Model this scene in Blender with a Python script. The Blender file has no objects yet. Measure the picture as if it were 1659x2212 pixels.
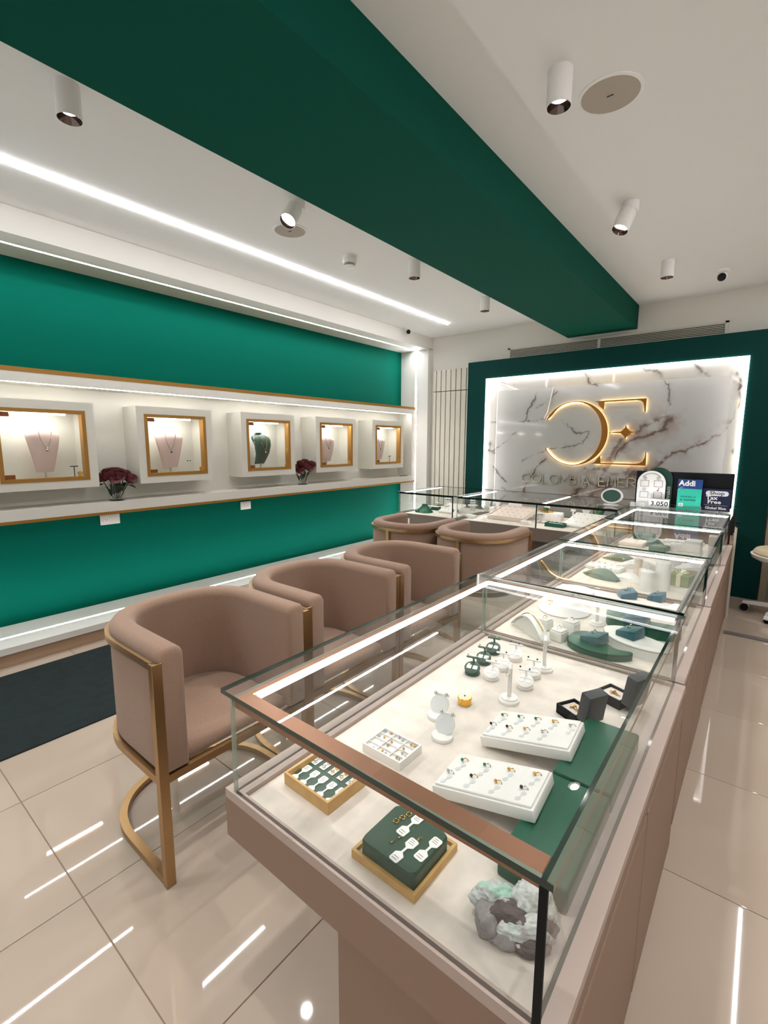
import bpy, bmesh, math, random
import numpy as np
from mathutils import Vector, Matrix
R = math.radians
PI = math.pi
random.seed(7)
SC = bpy.context.scene
COL = SC.collection

# ------------------------------------------------------------------ camera
cam_d = bpy.data.cameras.new('camera'); cam = bpy.data.objects.new('camera', cam_d); COL.objects.link(cam)
cam_d.sensor_fit = 'HORIZONTAL'; cam_d.sensor_width = 36.0
cam_d.lens = 1026.7 / 1659 * 36.0
cam_d.clip_start = 0.02; cam_d.clip_end = 60
YAW, PITCH, ROLL, EYE = 0.6771, -0.1449, 0.0033, 1.5
fw = Vector((-math.sin(YAW)*math.cos(PITCH), math.cos(YAW)*math.cos(PITCH), math.sin(PITCH)))
r0 = Vector((math.cos(YAW), math.sin(YAW), 0)); u0 = r0.cross(fw)
rr = r0*math.cos(ROLL) + u0*math.sin(ROLL); uu = -r0*math.sin(ROLL) + u0*math.cos(ROLL)
cam.matrix_world = Matrix(((rr.x, uu.x, -fw.x, 0), (rr.y, uu.y, -fw.y, 0), (rr.z, uu.z, -fw.z, EYE), (0, 0, 0, 1)))
SC.camera = cam

# ------------------------------------------------------------------ world, exposure
w = bpy.data.worlds.new('world'); SC.world = w; w.use_nodes = True
w.node_tree.nodes['Background'].inputs[0].default_value = (1.0, 1.0, 1.0, 1)
w.node_tree.nodes['Background'].inputs[1].default_value = 0.55
SC.view_settings.view_transform = 'Standard'; SC.view_settings.look = 'None'
SC.view_settings.exposure = 0.38; SC.view_settings.gamma = 1.0
SC.view_settings.use_curve_mapping = False
SC.cycles.use_denoising = True
SC.cycles.max_bounces = 10; SC.cycles.diffuse_bounces = 4; SC.cycles.glossy_bounces = 5
SC.cycles.transparent_max_bounces = 32; SC.cycles.sample_clamp_indirect = 6.0
SC.cycles.caustics_reflective = False; SC.cycles.caustics_refractive = False
LED = 46.0            # radiance of the white light strips
SPOT_W = 36.0         # ceiling spot lamps

def srgb(r, g, b):
    f = lambda c: (c/255/12.92) if c/255 <= .04045 else ((c/255+.055)/1.055)**2.4
    return (f(r), f(g), f(b), 1.0)

# ------------------------------------------------------------------ materials
MATS = {}
def mat(name, col, rough=.5, metal=0, coat=0, spec=.5, noise=None, bump=None, emit=None, trans=0, sheen=0, alpha=1, ior=1.45):
    """col sRGB 0-255; noise=(scale, col2, detail); bump=(scale, strength)"""
    m = bpy.data.materials.new(name); m.use_nodes = True; nt = m.node_tree; p = nt.nodes['Principled BSDF']
    c = srgb(*col); p.inputs['Base Color'].default_value = c
    p.inputs['Roughness'].default_value = rough; p.inputs['Metallic'].default_value = metal
    p.inputs['Coat Weight'].default_value = coat; p.inputs['Coat Roughness'].default_value = .04
    p.inputs['Specular IOR Level'].default_value = spec; p.inputs['Transmission Weight'].default_value = trans
    p.inputs['Sheen Weight'].default_value = sheen; p.inputs['Alpha'].default_value = alpha; p.inputs['IOR'].default_value = ior
    tc = None
    if noise or bump:
        tc = nt.nodes.new('ShaderNodeTexCoord')
    if noise:
        n = nt.nodes.new('ShaderNodeTexNoise'); n.inputs['Scale'].default_value = noise[0]; n.inputs['Detail'].default_value = noise[2] if len(noise) > 2 else 3
        nt.links.new(tc.outputs['Object'], n.inputs['Vector'])
        rp = nt.nodes.new('ShaderNodeValToRGB'); rp.color_ramp.elements[0].position = .35; rp.color_ramp.elements[1].position = .68
        rp.color_ramp.elements[0].color = c; rp.color_ramp.elements[1].color = srgb(*noise[1])
        nt.links.new(n.outputs['Fac'], rp.inputs[0]); nt.links.new(rp.outputs[0], p.inputs['Base Color'])
    if bump:
        n = nt.nodes.new('ShaderNodeTexNoise'); n.inputs['Scale'].default_value = bump[0]; n.inputs['Detail'].default_value = 4
        nt.links.new(tc.outputs['Object'], n.inputs['Vector'])
        b = nt.nodes.new('ShaderNodeBump'); b.inputs['Strength'].default_value = bump[1]; b.inputs['Distance'].default_value = .002
        nt.links.new(n.outputs['Fac'], b.inputs['Height']); nt.links.new(b.outputs[0], p.inputs['Normal'])
    if emit:
        p.inputs['Emission Color'].default_value = (*emit[0], 1); p.inputs['Emission Strength'].default_value = emit[1]
    MATS[name] = m
    return m

def emis(name, col, s):
    m = bpy.data.materials.new(name); m.use_nodes = True; nt = m.node_tree; nt.nodes.clear()
    e = nt.nodes.new('ShaderNodeEmission'); e.inputs[0].default_value = (*col, 1); e.inputs[1].default_value = s
    o = nt.nodes.new('ShaderNodeOutputMaterial'); nt.links.new(e.outputs[0], o.inputs[0]); MATS[name] = m; return m

def pane_mat(name, tint, ior=1.62, strength=1.0):
    """thin-walled glass: clear or tinted transmission with a Fresnel mirror on the outward face"""
    m = bpy.data.materials.new(name); m.use_nodes = True; nt = m.node_tree; nt.nodes.clear()
    N = nt.nodes.new; L = nt.links.new
    o = N('ShaderNodeOutputMaterial'); mix = N('ShaderNodeMixShader'); tr = N('ShaderNodeBsdfTransparent'); gl = N('ShaderNodeBsdfGlossy')
    fr = N('ShaderNodeFresnel'); fr.inputs['IOR'].default_value = ior
    ge = N('ShaderNodeNewGeometry'); su = N('ShaderNodeMath'); su.operation = 'SUBTRACT'; su.inputs[0].default_value = strength
    mu = N('ShaderNodeMath'); mu.operation = 'MULTIPLY'; mu.use_clamp = True
    L(ge.outputs['Backfacing'], su.inputs[1]); L(fr.outputs[0], mu.inputs[0]); L(su.outputs[0], mu.inputs[1])
    tr.inputs[0].default_value = (*tint, 1); gl.inputs['Roughness'].default_value = 0.0
    L(mu.outputs[0], mix.inputs[0]); L(tr.outputs[0], mix.inputs[1]); L(gl.outputs[0], mix.inputs[2]); L(mix.outputs[0], o.inputs[0])
    MATS[name] = m; return m

mat('paint_white', (226, 223, 216), .7, spec=.2)
mat('paint_ceiling', (228, 227, 224), .8, spec=.1)
mat('paint_wall_grey', (212, 208, 198), .7, spec=.2)
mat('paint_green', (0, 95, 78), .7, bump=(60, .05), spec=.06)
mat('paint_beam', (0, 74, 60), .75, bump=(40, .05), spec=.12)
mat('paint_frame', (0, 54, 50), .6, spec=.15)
mat('lacquer_white', (228, 225, 216), .45)
mat('lacquer_box', (222, 219, 208), .5)
mat('tile', (184, 168, 152), .6, coat=1.0, spec=.1, noise=(1.1, (178, 161, 145), 2))
MATS['tile'].node_tree.nodes['Principled BSDF'].inputs['Coat Roughness'].default_value = .025
mat('grout', (140, 118, 102), .8)
mat('skirting', (178, 150, 124), .3)
mat('rug', (14, 24, 25), .95, noise=(14, (20, 34, 34), 5), bump=(300, .6))
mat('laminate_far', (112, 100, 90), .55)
mat('edge_dark', (20, 22, 18), .15, coat=.4)
mat('laminate', (138, 112, 95), .5, bump=(200, .03))
mat('laminate_rim_lit', (176, 158, 147), .42)  # same laminate, coloured paler for the light falling on the rim's top
mat('deck', (229, 218, 205), .62, noise=(13, (207, 198, 188), 7))
mat('deck_edge', (150, 146, 130), .7)
mat('brass', (182, 148, 106), .34, metal=1)
mat('brass_dark', (150, 98, 68), .35, metal=1)
mat('bronze_trim', (158, 116, 92), .4, metal=.8)
mat('gold_edge', (176, 130, 66), .4, metal=.7)
mat('gold', (232, 178, 84), .18, metal=1)
mat('logo_gold', (150, 98, 40), .28, metal=.9)
mat('letter_metal', (214, 202, 176), .25, metal=1)
mat('silver', (205, 203, 200), .18, metal=1)
mat('chrome_dark', (70, 58, 56), .12, metal=1)
mat('alu', (196, 194, 192), .3, metal=.8)
mat('fabric_chair', (153, 126, 107), .9, sheen=.2, spec=.2, noise=(240, (143, 115, 97), 2), bump=(900, .35))
mat('black', (12, 13, 15), .6, spec=.25)
mat('black_gloss', (8, 10, 16), .35, spec=.3)
mat('box_black', (62, 64, 66), .6)
mat('box_inside', (225, 214, 206), .8)
mat('leather_white', (236, 233, 228), .45, bump=(220, .08))
mat('leather_cream', (232, 216, 204), .5)
mat('leather_green', (8, 84, 60), .42, bump=(260, .08))
mat('leather_darkgreen', (40, 74, 56), .42, bump=(260, .08))
mat('green_grey', (92, 116, 100), .55)
mat('teal_velvet', (6, 86, 92), .8, sheen=.4)
mat('teal_blue', (30, 88, 108), .8, sheen=.4)
mat('pink_linen', (226, 200, 190), .75)
mat('wood_light', (208, 168, 102), .5, noise=(22, (198, 154, 90), 3))
mat('olive', (150, 160, 122), .6)
mat('cream', (232, 226, 196), .6)
mat('paper', (244, 242, 238), .6)
mat('paper_ink', (120, 120, 118), .7)
mat('plastic_white', (232, 230, 226), .4)
mat('frosted', (226, 230, 228), .35, alpha=.72)
mat('stem', (44, 62, 34), .6)
mat('leaf', (38, 58, 34), .55)
mat('rose', (84, 4, 16), .6, sheen=.1)
mat('rose_deep', (58, 4, 14), .65)
mat('emerald', (10, 120, 80), .08, coat=.5)
mat('reflector', (120, 104, 98), .12, metal=1)
mat('speaker', (172, 162, 150), .8, bump=(700, .4))
mat('navy', (14, 24, 64), .35)
mat('blue', (12, 62, 140), .35)
mat('mint', (34, 188, 164), .35)
mat('mint_ink', (14, 120, 112), .5)
mat('sign_white', (240, 240, 240), .5)
mat('sign_ink', (30, 30, 34), .5)
mat('sign_brown', (132, 106, 96), .6)
mat('arch_green', (28, 72, 60), .4)
mat('wood_floor_strip', (112, 104, 108), .4)
mat('jamb', (150, 136, 116), .5)
mat('seat_beige', (206, 190, 158), .7)
mat('grille_dark', (60, 54, 46), .7)
mat('grille', (206, 200, 188), .5)
mat('slat', (206, 200, 186), .55)
mat('slat_gap', (78, 66, 52), .8)
mat('edge_glass', (8, 42, 32), .08, coat=.5)
mat('edge_clear', (132, 150, 136), .06, coat=.6, alpha=.75)
mat('water', (230, 240, 236), .05, alpha=.25)
mat('bead', (220, 215, 205), .2, metal=.8)
mat('stone_dark', (40, 44, 40), .2)
emis('led', (.97, .97, 1.0), LED)
emis('led_case', (1.0, .97, .95), 10.5)
emis('led_case_far', (1.0, .97, .95), 19.0)
emis('led_shelf', (1.0, .98, .95), 32.0)
emis('led_alcove', (1.0, .95, .92), 21.0)
emis('led_front', (1.0, .98, .98), 2.6)
emis('led_slot', (.97, .97, 1.0), 42.0)
emis('led_box', (1.0, .97, .93), 40.0)
emis('halo', (1.0, .66, .26), 16)
emis('lamp_disc', (1.0, .96, .92), 28)
pane_mat('pane', (.984, .991, .986), 1.42)
pane_mat('pane_side', (.982, .990, .984), 1.8)
pane_mat('pane_clear', (.985, .99, .985), 1.45)

def vcol_mat(name, rough=.2, coat=0, bump=None):
    m = mat(name, (200, 200, 200), rough, coat=coat, bump=bump)
    a = m.node_tree.nodes.new('ShaderNodeVertexColor'); a.layer_name = 'Col'
    m.node_tree.links.new(a.outputs[0], m.node_tree.nodes['Principled BSDF'].inputs['Base Color'])
    return m
vcol_mat('marble', .07, coat=.3)
vcol_mat('rock', .6, bump=(60, .8))

# ------------------------------------------------------------------ mesh building
class B:
    """collects shapes; build() links them as ONE mesh object"""
    def __init__(s): s.v = []; s.f = []; s.mi = []; s.m = 0; s.T = None
    def add(s, vs, fs):
        o = len(s.v)
        if s.T is not None: vs = [s.T @ Vector(p) for p in vs]
        s.v += [tuple(p) for p in vs]; s.f += [tuple(i+o for i in f) for f in fs]; s.mi += [s.m]*len(fs); return s
    def use(s, m): s.m = m; return s
    def at(s, T): s.T = T; return s
    def box(s, x0, x1, y0, y1, z0, z1, bev=0, seg=2):
        if bev <= 0:
            vs = [(x, y, z) for z in (z0, z1) for y in (y0, y1) for x in (x0, x1)]
            return s.add(vs, [(0, 2, 3, 1), (4, 5, 7, 6), (0, 1, 5, 4), (2, 6, 7, 3), (0, 4, 6, 2), (1, 3, 7, 5)])
        bm = bmesh.new(); bmesh.ops.create_cube(bm, size=1)
        for v in bm.verts: v.co = Vector(((x0+x1)/2+v.co.x*(x1-x0), (y0+y1)/2+v.co.y*(y1-y0), (z0+z1)/2+v.co.z*(z1-z0)))
        bmesh.ops.bevel(bm, geom=bm.edges[:], offset=bev, segments=seg, profile=.5, affect='EDGES')
        bm.verts.index_update(); vs = [v.co.copy() for v in bm.verts]; fs = [[v.index for v in f.verts] for f in bm.faces]; bm.free()
        return s.add(vs, fs)
    def lathe(s, prof, c=(0, 0, 0), seg=24, sx=1, sy=1, cap=True, a0=0, a1=2*PI):
        full = abs(a1-a0-2*PI) < 1e-6; n = seg if full else seg+1; vs = []; fs = []
        for r, z in prof:
            for i in range(n):
                a = a0+(a1-a0)*i/seg; vs.append((c[0]+r*math.cos(a)*sx, c[1]+r*math.sin(a)*sy, c[2]+z))
        for j in range(len(prof)-1):
            for i in range(seg):
                k = (i+1) % n; fs.append((j*n+i, j*n+k, (j+1)*n+k, (j+1)*n+i))
        if cap and full:
            if prof[0][0] > 1e-6: fs.append(tuple(range(n))[::-1])
            if prof[-1][0] > 1e-6: fs.append(tuple((len(prof)-1)*n+i for i in range(n)))
        return s.add(vs, fs)
    def cyl(s, c, r, h, seg=20, r2=None): return s.lathe([(r, 0), (r if r2 is None else r2, h)], c, seg)
    def prism(s, poly, z0, z1, top=None):
        n = len(poly); top = top or poly
        vs = [(x, y, z0) for x, y in poly]+[(x, y, z1) for x, y in top]
        a = sum(poly[i][0]*poly[(i+1) % n][1]-poly[(i+1) % n][0]*poly[i][1] for i in range(n))
        fs = [tuple(range(n))[::-1], tuple(range(n, 2*n))]+[(i, (i+1) % n, n+(i+1) % n, n+i) for i in range(n)]
        if a < 0: fs = [f[::-1] for f in fs]
        return s.add(vs, fs)
    def tube(s, pts, r, seg=8, closed=False):
        pts = [Vector(p) for p in pts]; n = len(pts); rings = []; up = None; vs = []; fs = []
        for i in range(n):
            a = pts[i-1] if (i > 0 or closed) else pts[i]; b = pts[(i+1) % n] if (i < n-1 or closed) else pts[i]
            t = (b-a).normalized()
            if up is None:
                up = Vector((0, 0, 1)) if abs(t.z) < .9 else Vector((1, 0, 0))
            up = (up-t*up.dot(t)); up = up.normalized() if up.length > 1e-6 else t.orthogonal().normalized()
            sd = t.cross(up); rad = r[i] if isinstance(r, (list, tuple)) else r
            for k in range(seg):
                an = 2*PI*k/seg; vs.append(pts[i]+up*math.cos(an)*rad+sd*math.sin(an)*rad)
        m = n if closed else n-1
        for i in range(m):
            for k in range(seg):
                fs.append((i*seg+k, i*seg+(k+1) % seg, ((i+1) % n)*seg+(k+1) % seg, ((i+1) % n)*seg+k))
        if not closed: fs += [tuple(range(seg))[::-1], tuple((n-1)*seg+k for k in range(seg))]
        return s.add(vs, fs)
    def sweep(s, path, sec, closed=False):
        """planar path in xy, section given as (offset to the left of travel, z)"""
        n = len(path); vs = []; fs = []; m = len(sec)
        for i in range(n):
            a = Vector(path[i-1] if (i > 0 or closed) else path[i]); b = Vector(path[(i+1) % n] if (i < n-1 or closed) else path[i])
            t = (b-a).normalized(); nn = Vector((-t.y, t.x))
            for o, z in sec: vs.append((path[i][0]+nn.x*o, path[i][1]+nn.y*o, z))
        for i in range(n if closed else n-1):
            for k in range(m):
                fs.append((i*m+k, ((i+1) % n)*m+k, ((i+1) % n)*m+(k+1) % m, i*m+(k+1) % m))
        if not closed: fs += [tuple(range(m)), tuple((n-1)*m+k for k in range(m))[::-1]]
        return s.add(vs, fs)
    def loft(s, rings, cap=True, closed=True):
        m = len(rings[0]); vs = [p for r in rings for p in r]; fs = []
        for j in range(len(rings)-1):
            for i in range(m if closed else m-1):
                k = (i+1) % m; fs.append((j*m+i, j*m+k, (j+1)*m+k, (j+1)*m+i))
        if cap and closed: fs += [tuple(range(m))[::-1], tuple((len(rings)-1)*m+i for i in range(m))]
        return s.add(vs, fs)
    def torus(s, c, R0, r, seg=20, ms=8, T=None):
        pts = [Vector((R0*math.cos(2*PI*i/seg), R0*math.sin(2*PI*i/seg), 0)) for i in range(seg)]
        if T is not None: pts = [T @ p for p in pts]
        return s.tube([p+Vector(c) for p in pts], r, ms, True)
    def ball(s, c, r, seg=12, rings=8, sz=1):
        return s.lathe([(max(r*math.sin(PI*j/rings), 1e-5), -r*sz*math.cos(PI*j/rings)) for j in range(rings+1)], c, seg, cap=False)

def link(name, me, parent=None):
    o = bpy.data.objects.new(name, me); COL.objects.link(o)
    if parent is not None: o.parent = parent
    return o

def build(name, b, mats, parent=None, smooth=35, loc=None, fix=True):
    """one mesh object; world-space shapes are moved to the parent's origin with wp()"""
    me = bpy.data.meshes.new(name); me.from_pydata(b.v, [], b.f); me.validate()
    if isinstance(mats, str): mats = [mats]
    for m in mats: me.materials.append(MATS[m])
    if len(mats) > 1: me.polygons.foreach_set('material_index', b.mi)
    if fix:
        bm = bmesh.new(); bm.from_mesh(me); bmesh.ops.recalc_face_normals(bm, faces=bm.faces[:]); bm.to_mesh(me); bm.free()
    if smooth:
        me.polygons.foreach_set('use_smooth', [True]*len(me.polygons)); me.set_sharp_from_angle(angle=R(smooth))
    me.update()
    o = link(name, me, parent)
    if loc is not None: o.location = loc
    return o

def tag(o, label, cat, group=None):
    o['label'] = label; o['category'] = cat
    if group: o['group'] = group
    return o
def thing(name, label, cat, loc=(0, 0, 0), rz=0, group=None):
    o = bpy.data.objects.new(name, None); COL.objects.link(o); o.location = loc; o.rotation_euler = (0, 0, rz); o.empty_display_size = .05
    return tag(o, label, cat, group)
def wpart(name, b, mats, root, smooth=35):
    """a part modelled in world coordinates, parented to a root whose rotation is zero"""
    L = root.location; b.v = [(x-L[0], y-L[1], z-L[2]) for x, y, z in b.v]
    return build(name, b, mats, root, smooth)
def struct(name, b, mats, label=None, smooth=35):
    o = build(name, b, mats, None, smooth); o['kind'] = 'structure'
    if label: o['label'] = label
    return o
def sub(name, b, mats, part, root, smooth=35):
    L = root.location; b.v = [(x-L[0], y-L[1], z-L[2]) for x, y, z in b.v]
    return build(name, b, mats, part, smooth)
def dup(root, loc, rz=None, label=None, group=None):
    r = root.copy(); COL.objects.link(r); r.location = loc
    if rz is not None: r.rotation_euler = (0, 0, rz)
    if label: r['label'] = label
    if group: r['group'] = group
    for ch in list(root.children):
        c = ch.copy(); COL.objects.link(c); c.parent = r
        for g in ch.children:
            d = g.copy(); COL.objects.link(d); d.parent = c
    return r
def TR(x, y, z, rz=0, rx=0, ry=0): return Matrix.Translation((x, y, z)) @ Matrix.Rotation(rz, 4, 'Z') @ Matrix.Rotation(ry, 4, 'Y') @ Matrix.Rotation(rx, 4, 'X')
def rrect(w, h, r, n=4, cx=0, cy=0):
    p = []
    for sx, sy, a0 in ((1, 1, 0), (-1, 1, 90), (-1, -1, 180), (1, -1, 270)):
        for i in range(n+1):
            a = R(a0+90*i/n); p.append((cx+sx*(w/2-r)+r*math.cos(a), cy+sy*(h/2-r)+r*math.sin(a)))
    return p
def strip(b, axis, a0, a1, p, q, w, h, n=None):
    """a long thin box cut into segments so that light sampling stays even"""
    n = n or max(1, int(abs(a1-a0)/.45))
    for i in range(n):
        u, v = a0+(a1-a0)*i/n, a0+(a1-a0)*(i+1)/n
        if axis == 'y': b.box(p-w/2, p+w/2, u, v, q-h/2, q+h/2)
        elif axis == 'x': b.box(u, v, p-w/2, p+w/2, q-h/2, q+h/2)
        else: b.box(p-w/2, p+w/2, q-h/2, q+h/2, u, v)
    return b
def text_obj(name, body, size, mats, M, depth=.0015, parent=None, root=None, align='CENTER', sx=1.0, bold=0):
    c = bpy.data.curves.new(name, 'FONT'); c.body = body; c.size = size; c.extrude = depth; c.align_x = align; c.align_y = 'CENTER'; c.offset = bold; c.resolution_u = 2
    o = bpy.data.objects.new(name, c); COL.objects.link(o)
    dg = bpy.context.evaluated_depsgraph_get(); me = bpy.data.meshes.new_from_object(o.evaluated_get(dg)); bpy.data.objects.remove(o); bpy.data.curves.remove(c)
    me.transform(M @ Matrix.Diagonal((sx, 1, 1, 1)))
    if root is not None: me.transform(Matrix.Translation(-Vector(root.location)))
    me.materials.clear(); me.materials.append(MATS[mats]); me.name = name
    return link(name, me, parent if parent is not None else root)
# ------------------------------------------------------------------ the setting
ZC, YB, YF = 2.955, 5.85, 5.72           # ceiling, back wall, face of the green frame
XP, XG = -3.83, -4.30                    # white portal front, green wall
X1, Y0, YE = 2.3, -2.6, 5.74             # right wall, rear wall, portal end

b = B(); b.box(-4.5, X1, Y0, 6.3, -.06, -.003)
floor = struct('floor', b, 'grout', 'polished beige porcelain tile floor with thin joints', 0)
tb = B(); tb.box(-.3345, .3345, -.3345, .3345, -.012, 0, .0012, 1)
t0 = None
for i in range(-5, 5):
    for j in range(-5, 9):
        x, y = -.97+.672*i+.336, .45+.672*j+.336
        if x < XP-.4 or x > X1+.3: continue
        if t0 is None: t0 = build('tile', tb, 'tile', floor, 0); t0.location = (x, y, 0)
        else:
            t = t0.copy(); COL.objects.link(t); t.parent = floor; t.location = (x, y, 0)

struct('ceiling', B().box(-4.5, X1+.1, Y0-.1, 6.3, ZC, ZC+.1), 'paint_ceiling', 'flat warm white painted ceiling', 0)
struct('wall_left', B().box(XG-.12, XG, Y0, YE+.3, 0, ZC), 'paint_green', 'emerald green painted wall behind the long display shelf', 0)
struct('wall_right', B().box(X1, X1+.1, Y0, 6.3, 0, ZC), 'paint_wall_grey', 'plain pale wall at the staff side', 0)
# no rear wall is built: the plain white world shines in as fill light
b = B()
b.box(-4.5, -2.99, YB, YB+.1, 0, ZC); b.box(-2.99, -.06, YB, YB+.1, 2.45, ZC); b.box(-.06, X1, YB, YB+.1, 0, ZC)
struct('wall_back', b, 'paint_wall_grey', 'off-white back wall above and beside the green logo frame', 0)
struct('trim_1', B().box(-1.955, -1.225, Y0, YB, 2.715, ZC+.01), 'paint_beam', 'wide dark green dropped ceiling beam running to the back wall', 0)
# white portal around the green wall
SL0, SL1 = -4.048, -4.022                 # slot of the recessed strips
struct('trim_2', B().box(XG-.02, SL0, Y0, YE+.12, 2.79, ZC+.01).box(SL1, XP, Y0, YE+.12, 2.79, ZC+.01).box(SL0-.01, SL1+.01, Y0, YE+.12, 2.81, ZC), 'paint_white', 'white ceiling soffit over the green wall', 0)
b = B(); b.box(XG-.02, SL0, YE, YE+.11, 0, 2.80); b.box(SL1, XP, YE, YE+.11, 0, 2.80); b.box(SL0-.01, SL1+.01, YE+.02, YE+.10, 0, 2.80)
struct('trim_3', b, 'paint_white', 'white end pilaster of the green wall', 0)
b = B(); b.box(XG-.02, SL0, Y0, YE, .095, .14); b.box(SL1, XP+.01, Y0, YE, .095, .14); b.box(SL0-.01, SL1+.01, Y0, YE, .095, .12)
struct('trim_4', b, 'paint_white', 'white plinth ledge at the foot of the green wall', 0)
struct('baseboard_left', B().box(XG-.02, XP-.02, Y0, YE+.02, 0, .095), 'skirting', 'beige tiled skirting under the white plinth', 0)
# jamb and door at the far right
b = B(); b.box(.045, .10, YF-.02, YB, 0, 2.3); b.box(.13, .17, YF+.04, YB, 0, 2.3)
d1 = struct('door_2', b, 'jamb', 'beige door jamb at the right end of the green frame', 0)
build('door_leaf', B().box(.17, 1.0, YB-.06, YB-.01, .01, 2.2), 'slat', d1, 0)
struct('trim_5', B().box(-.15, X1, 4.52, 4.585, 0, .008), 'wood_floor_strip', 'grey threshold strip across the floor behind the counters', 0)

# slatted hidden door left of the frame
d = struct('door_1', B().box(-3.80, -3.20, YB-.012, YB, 0, 2.50), 'slat_gap', 'tall off-white slatted service door beside the green frame', 0)
edges = [-3.795, -3.74, -3.662, -3.584, -3.505, -3.425, -3.344, -3.262, -3.205]
for i in range(len(edges)-1):
    for z0, z1 in ((0.02, 2.205), (2.215, 2.498)):
        build('slat', B().box(edges[i]+.006, edges[i+1]-.006, YB-.032, YB-.010, z0, z1, .002, 1), 'slat', d, 0)

# ------------------------------------------------------------------ light strips of the room
def led(name, label, b, group, ch=None):
    o = build(name, b, 'led', None, 0); tag(o, label, 'light strip', group); return o
def room_led(label, axis, a0, a1, p, q, w, h, ch, grp='recessed white light strips', m='led'):
    r = thing('light_strip', label, 'light strip', (p, a0, q) if axis == 'y' else (p, q, a0), 0, grp)
    wpart('diffuser', strip(B(), axis, a0, a1, p, q, w, h), m, r, 0)
    wpart('channel', strip(B(), axis, a0, a1, *ch, n=1), 'alu', r, 0)
room_led('ceiling light strip parallel to the green wall, out on the flat ceiling', 'y', -2.2, 5.28, -3.245, ZC-.003, .024, .014, (-3.245, ZC+.004, .034, .012))
room_led('light strip in the ceiling of the staff side, right of the beam', 'y', -2.2, 5.28, .195, ZC-.003, .024, .014, (.195, ZC+.004, .034, .012))
room_led('light strip under the white soffit above the green wall', 'y', -2.2, YE-.01, -4.035, 2.7965, .0245, .005, (-4.035, 2.805, .0245, .010), m='led_slot')
room_led('light strip in the white plinth at the foot of the green wall', 'y', -2.2, YE-.01, -4.035, .1345, .0245, .005, (-4.035, .126, .0245, .010), m='led_slot')
room_led('upright light strip in the white end pilaster', 'z', .16, 2.78, -4.035, YE+.0055, .0245, .005, (-4.035, YE+.014, .0245, .010), m='led_slot')

# ------------------------------------------------------------------ ceiling fittings
def downlight(x, y, label, e=1.0):
    r = thing('ceiling_spotlight', label, 'spotlight', (x, y, ZC), 0, 'white ceiling spotlights')
    build('canister', B().lathe([(.0, 0), (.048, 0), (.048, -.13), (.045, -.13), (.043, -.126)], seg=28, cap=False), 'plastic_white', r, 40)
    rf = build('reflector', B().lathe([(.0455, -.130), (.044, -.1305), (.039, -.119), (.031, -.103), (.029, -.0985), (.027, -.098)], seg=28, cap=False), 'reflector', r, 40)
    build('lamp', B().lathe([(0.0, -.1005), (.0285, -.1005)], seg=24, cap=False), 'lamp_disc', r, 0)
    l = bpy.data.lights.new('spot_light', 'SPOT'); l.energy = SPOT_W*e; l.spot_size = R(88); l.spot_blend = .7; l.shadow_soft_size = .03; l.color = (1, .97, .95)
    o = bpy.data.objects.new('spot_light', l); COL.objects.link(o); o.parent = r; o.location = (0, 0, -.135)
    return r
def swivel(x, y, aim, label, e=1.0):
    r = thing('ceiling_spotlight', label, 'spotlight', (x, y, ZC), 0, 'white ceiling spotlights')
    build('mount', B().lathe([(0, 0), (.048, 0), (.048, -.05), (.044, -.054), (0, -.054)], seg=28, cap=False), 'plastic_white', r, 40)
    d = Vector(aim)-Vector((x, y, ZC-.06)); d.normalize()
    q = Vector((0, 0, -1)).rotation_difference(d).to_matrix().to_4x4()
    T = Matrix.Translation((d.x*.03, d.y*.03, -.045)) @ q
    h = build('canister', B().at(T).lathe([(0, .01), (.042, .0), (.05, -.02), (.05, -.135), (.046, -.135)], seg=28, cap=False), 'plastic_white', r, 40)
    build('reflector', B().at(T).lathe([(.0475, -.1352), (.04, -.12), (.034, -.102), (.031, -.101)], seg=28, cap=False), 'reflector', r, 40)
    build('lamp', B().at(T).lathe([(0, -.103), (.033, -.103)], seg=24, cap=False), 'lamp_disc', r, 0)
    build('hinge', B().tube([(-.03, 0, -.05), (-.045, 0, -.075)], .008), 'plastic_white', r, 40)
    l = bpy.data.lights.new('spot_light', 'SPOT'); l.energy = SPOT_W*e; l.spot_size = R(70); l.spot_blend = .7; l.shadow_soft_size = .03; l.color = (1, .97, .95)
    o = bpy.data.objects.new('spot_light', l); COL.objects.link(o); o.parent = r
    o.matrix_local = T @ Matrix.Translation((0, 0, -.14))
    return r
downlight(-2.395, .885, 'fixed spotlight nearest the viewer, left of the beam')
swivel(-2.385, 2.11, (-2.0, .5, .7), 'tilted swivel spotlight beside the beam above a round speaker')
downlight(-2.385, 3.35, 'fixed spotlight left of the beam just past the smoke detector', .8)
downlight(-2.385, 4.59, 'fixed spotlight left of the beam closest to the back wall', .8)
downlight(-.782, 2.075, 'fixed spotlight next to the large round ceiling speaker')
swivel(-.80, 3.39, (-1.3, 2.6, .9), 'tilted swivel spotlight right of the beam, second from the viewer')
downlight(-.776, 4.60, 'fixed spotlight right of the beam near the back wall', .8)
for y in (-.5, -1.8):          # the two rows go on behind the viewer
    downlight(-2.39, y, 'fixed spotlight of the left row, %s behind the viewer' % ('first' if y > -1 else 'second')); downlight(-.785, y+.9, 'fixed spotlight of the right row, %s behind the viewer' % ('overhead or just' if y > -1 else 'second'))
for k, y in enumerate((.2, 1.5, 2.8, 4.1)): downlight(.98, y, 'added unseen spotlight over the staff aisle, %s from the viewer' % ('first', 'second', 'third', 'fourth')[k], 1.1)  # unseen lamps added to brighten the right side of the room
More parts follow.
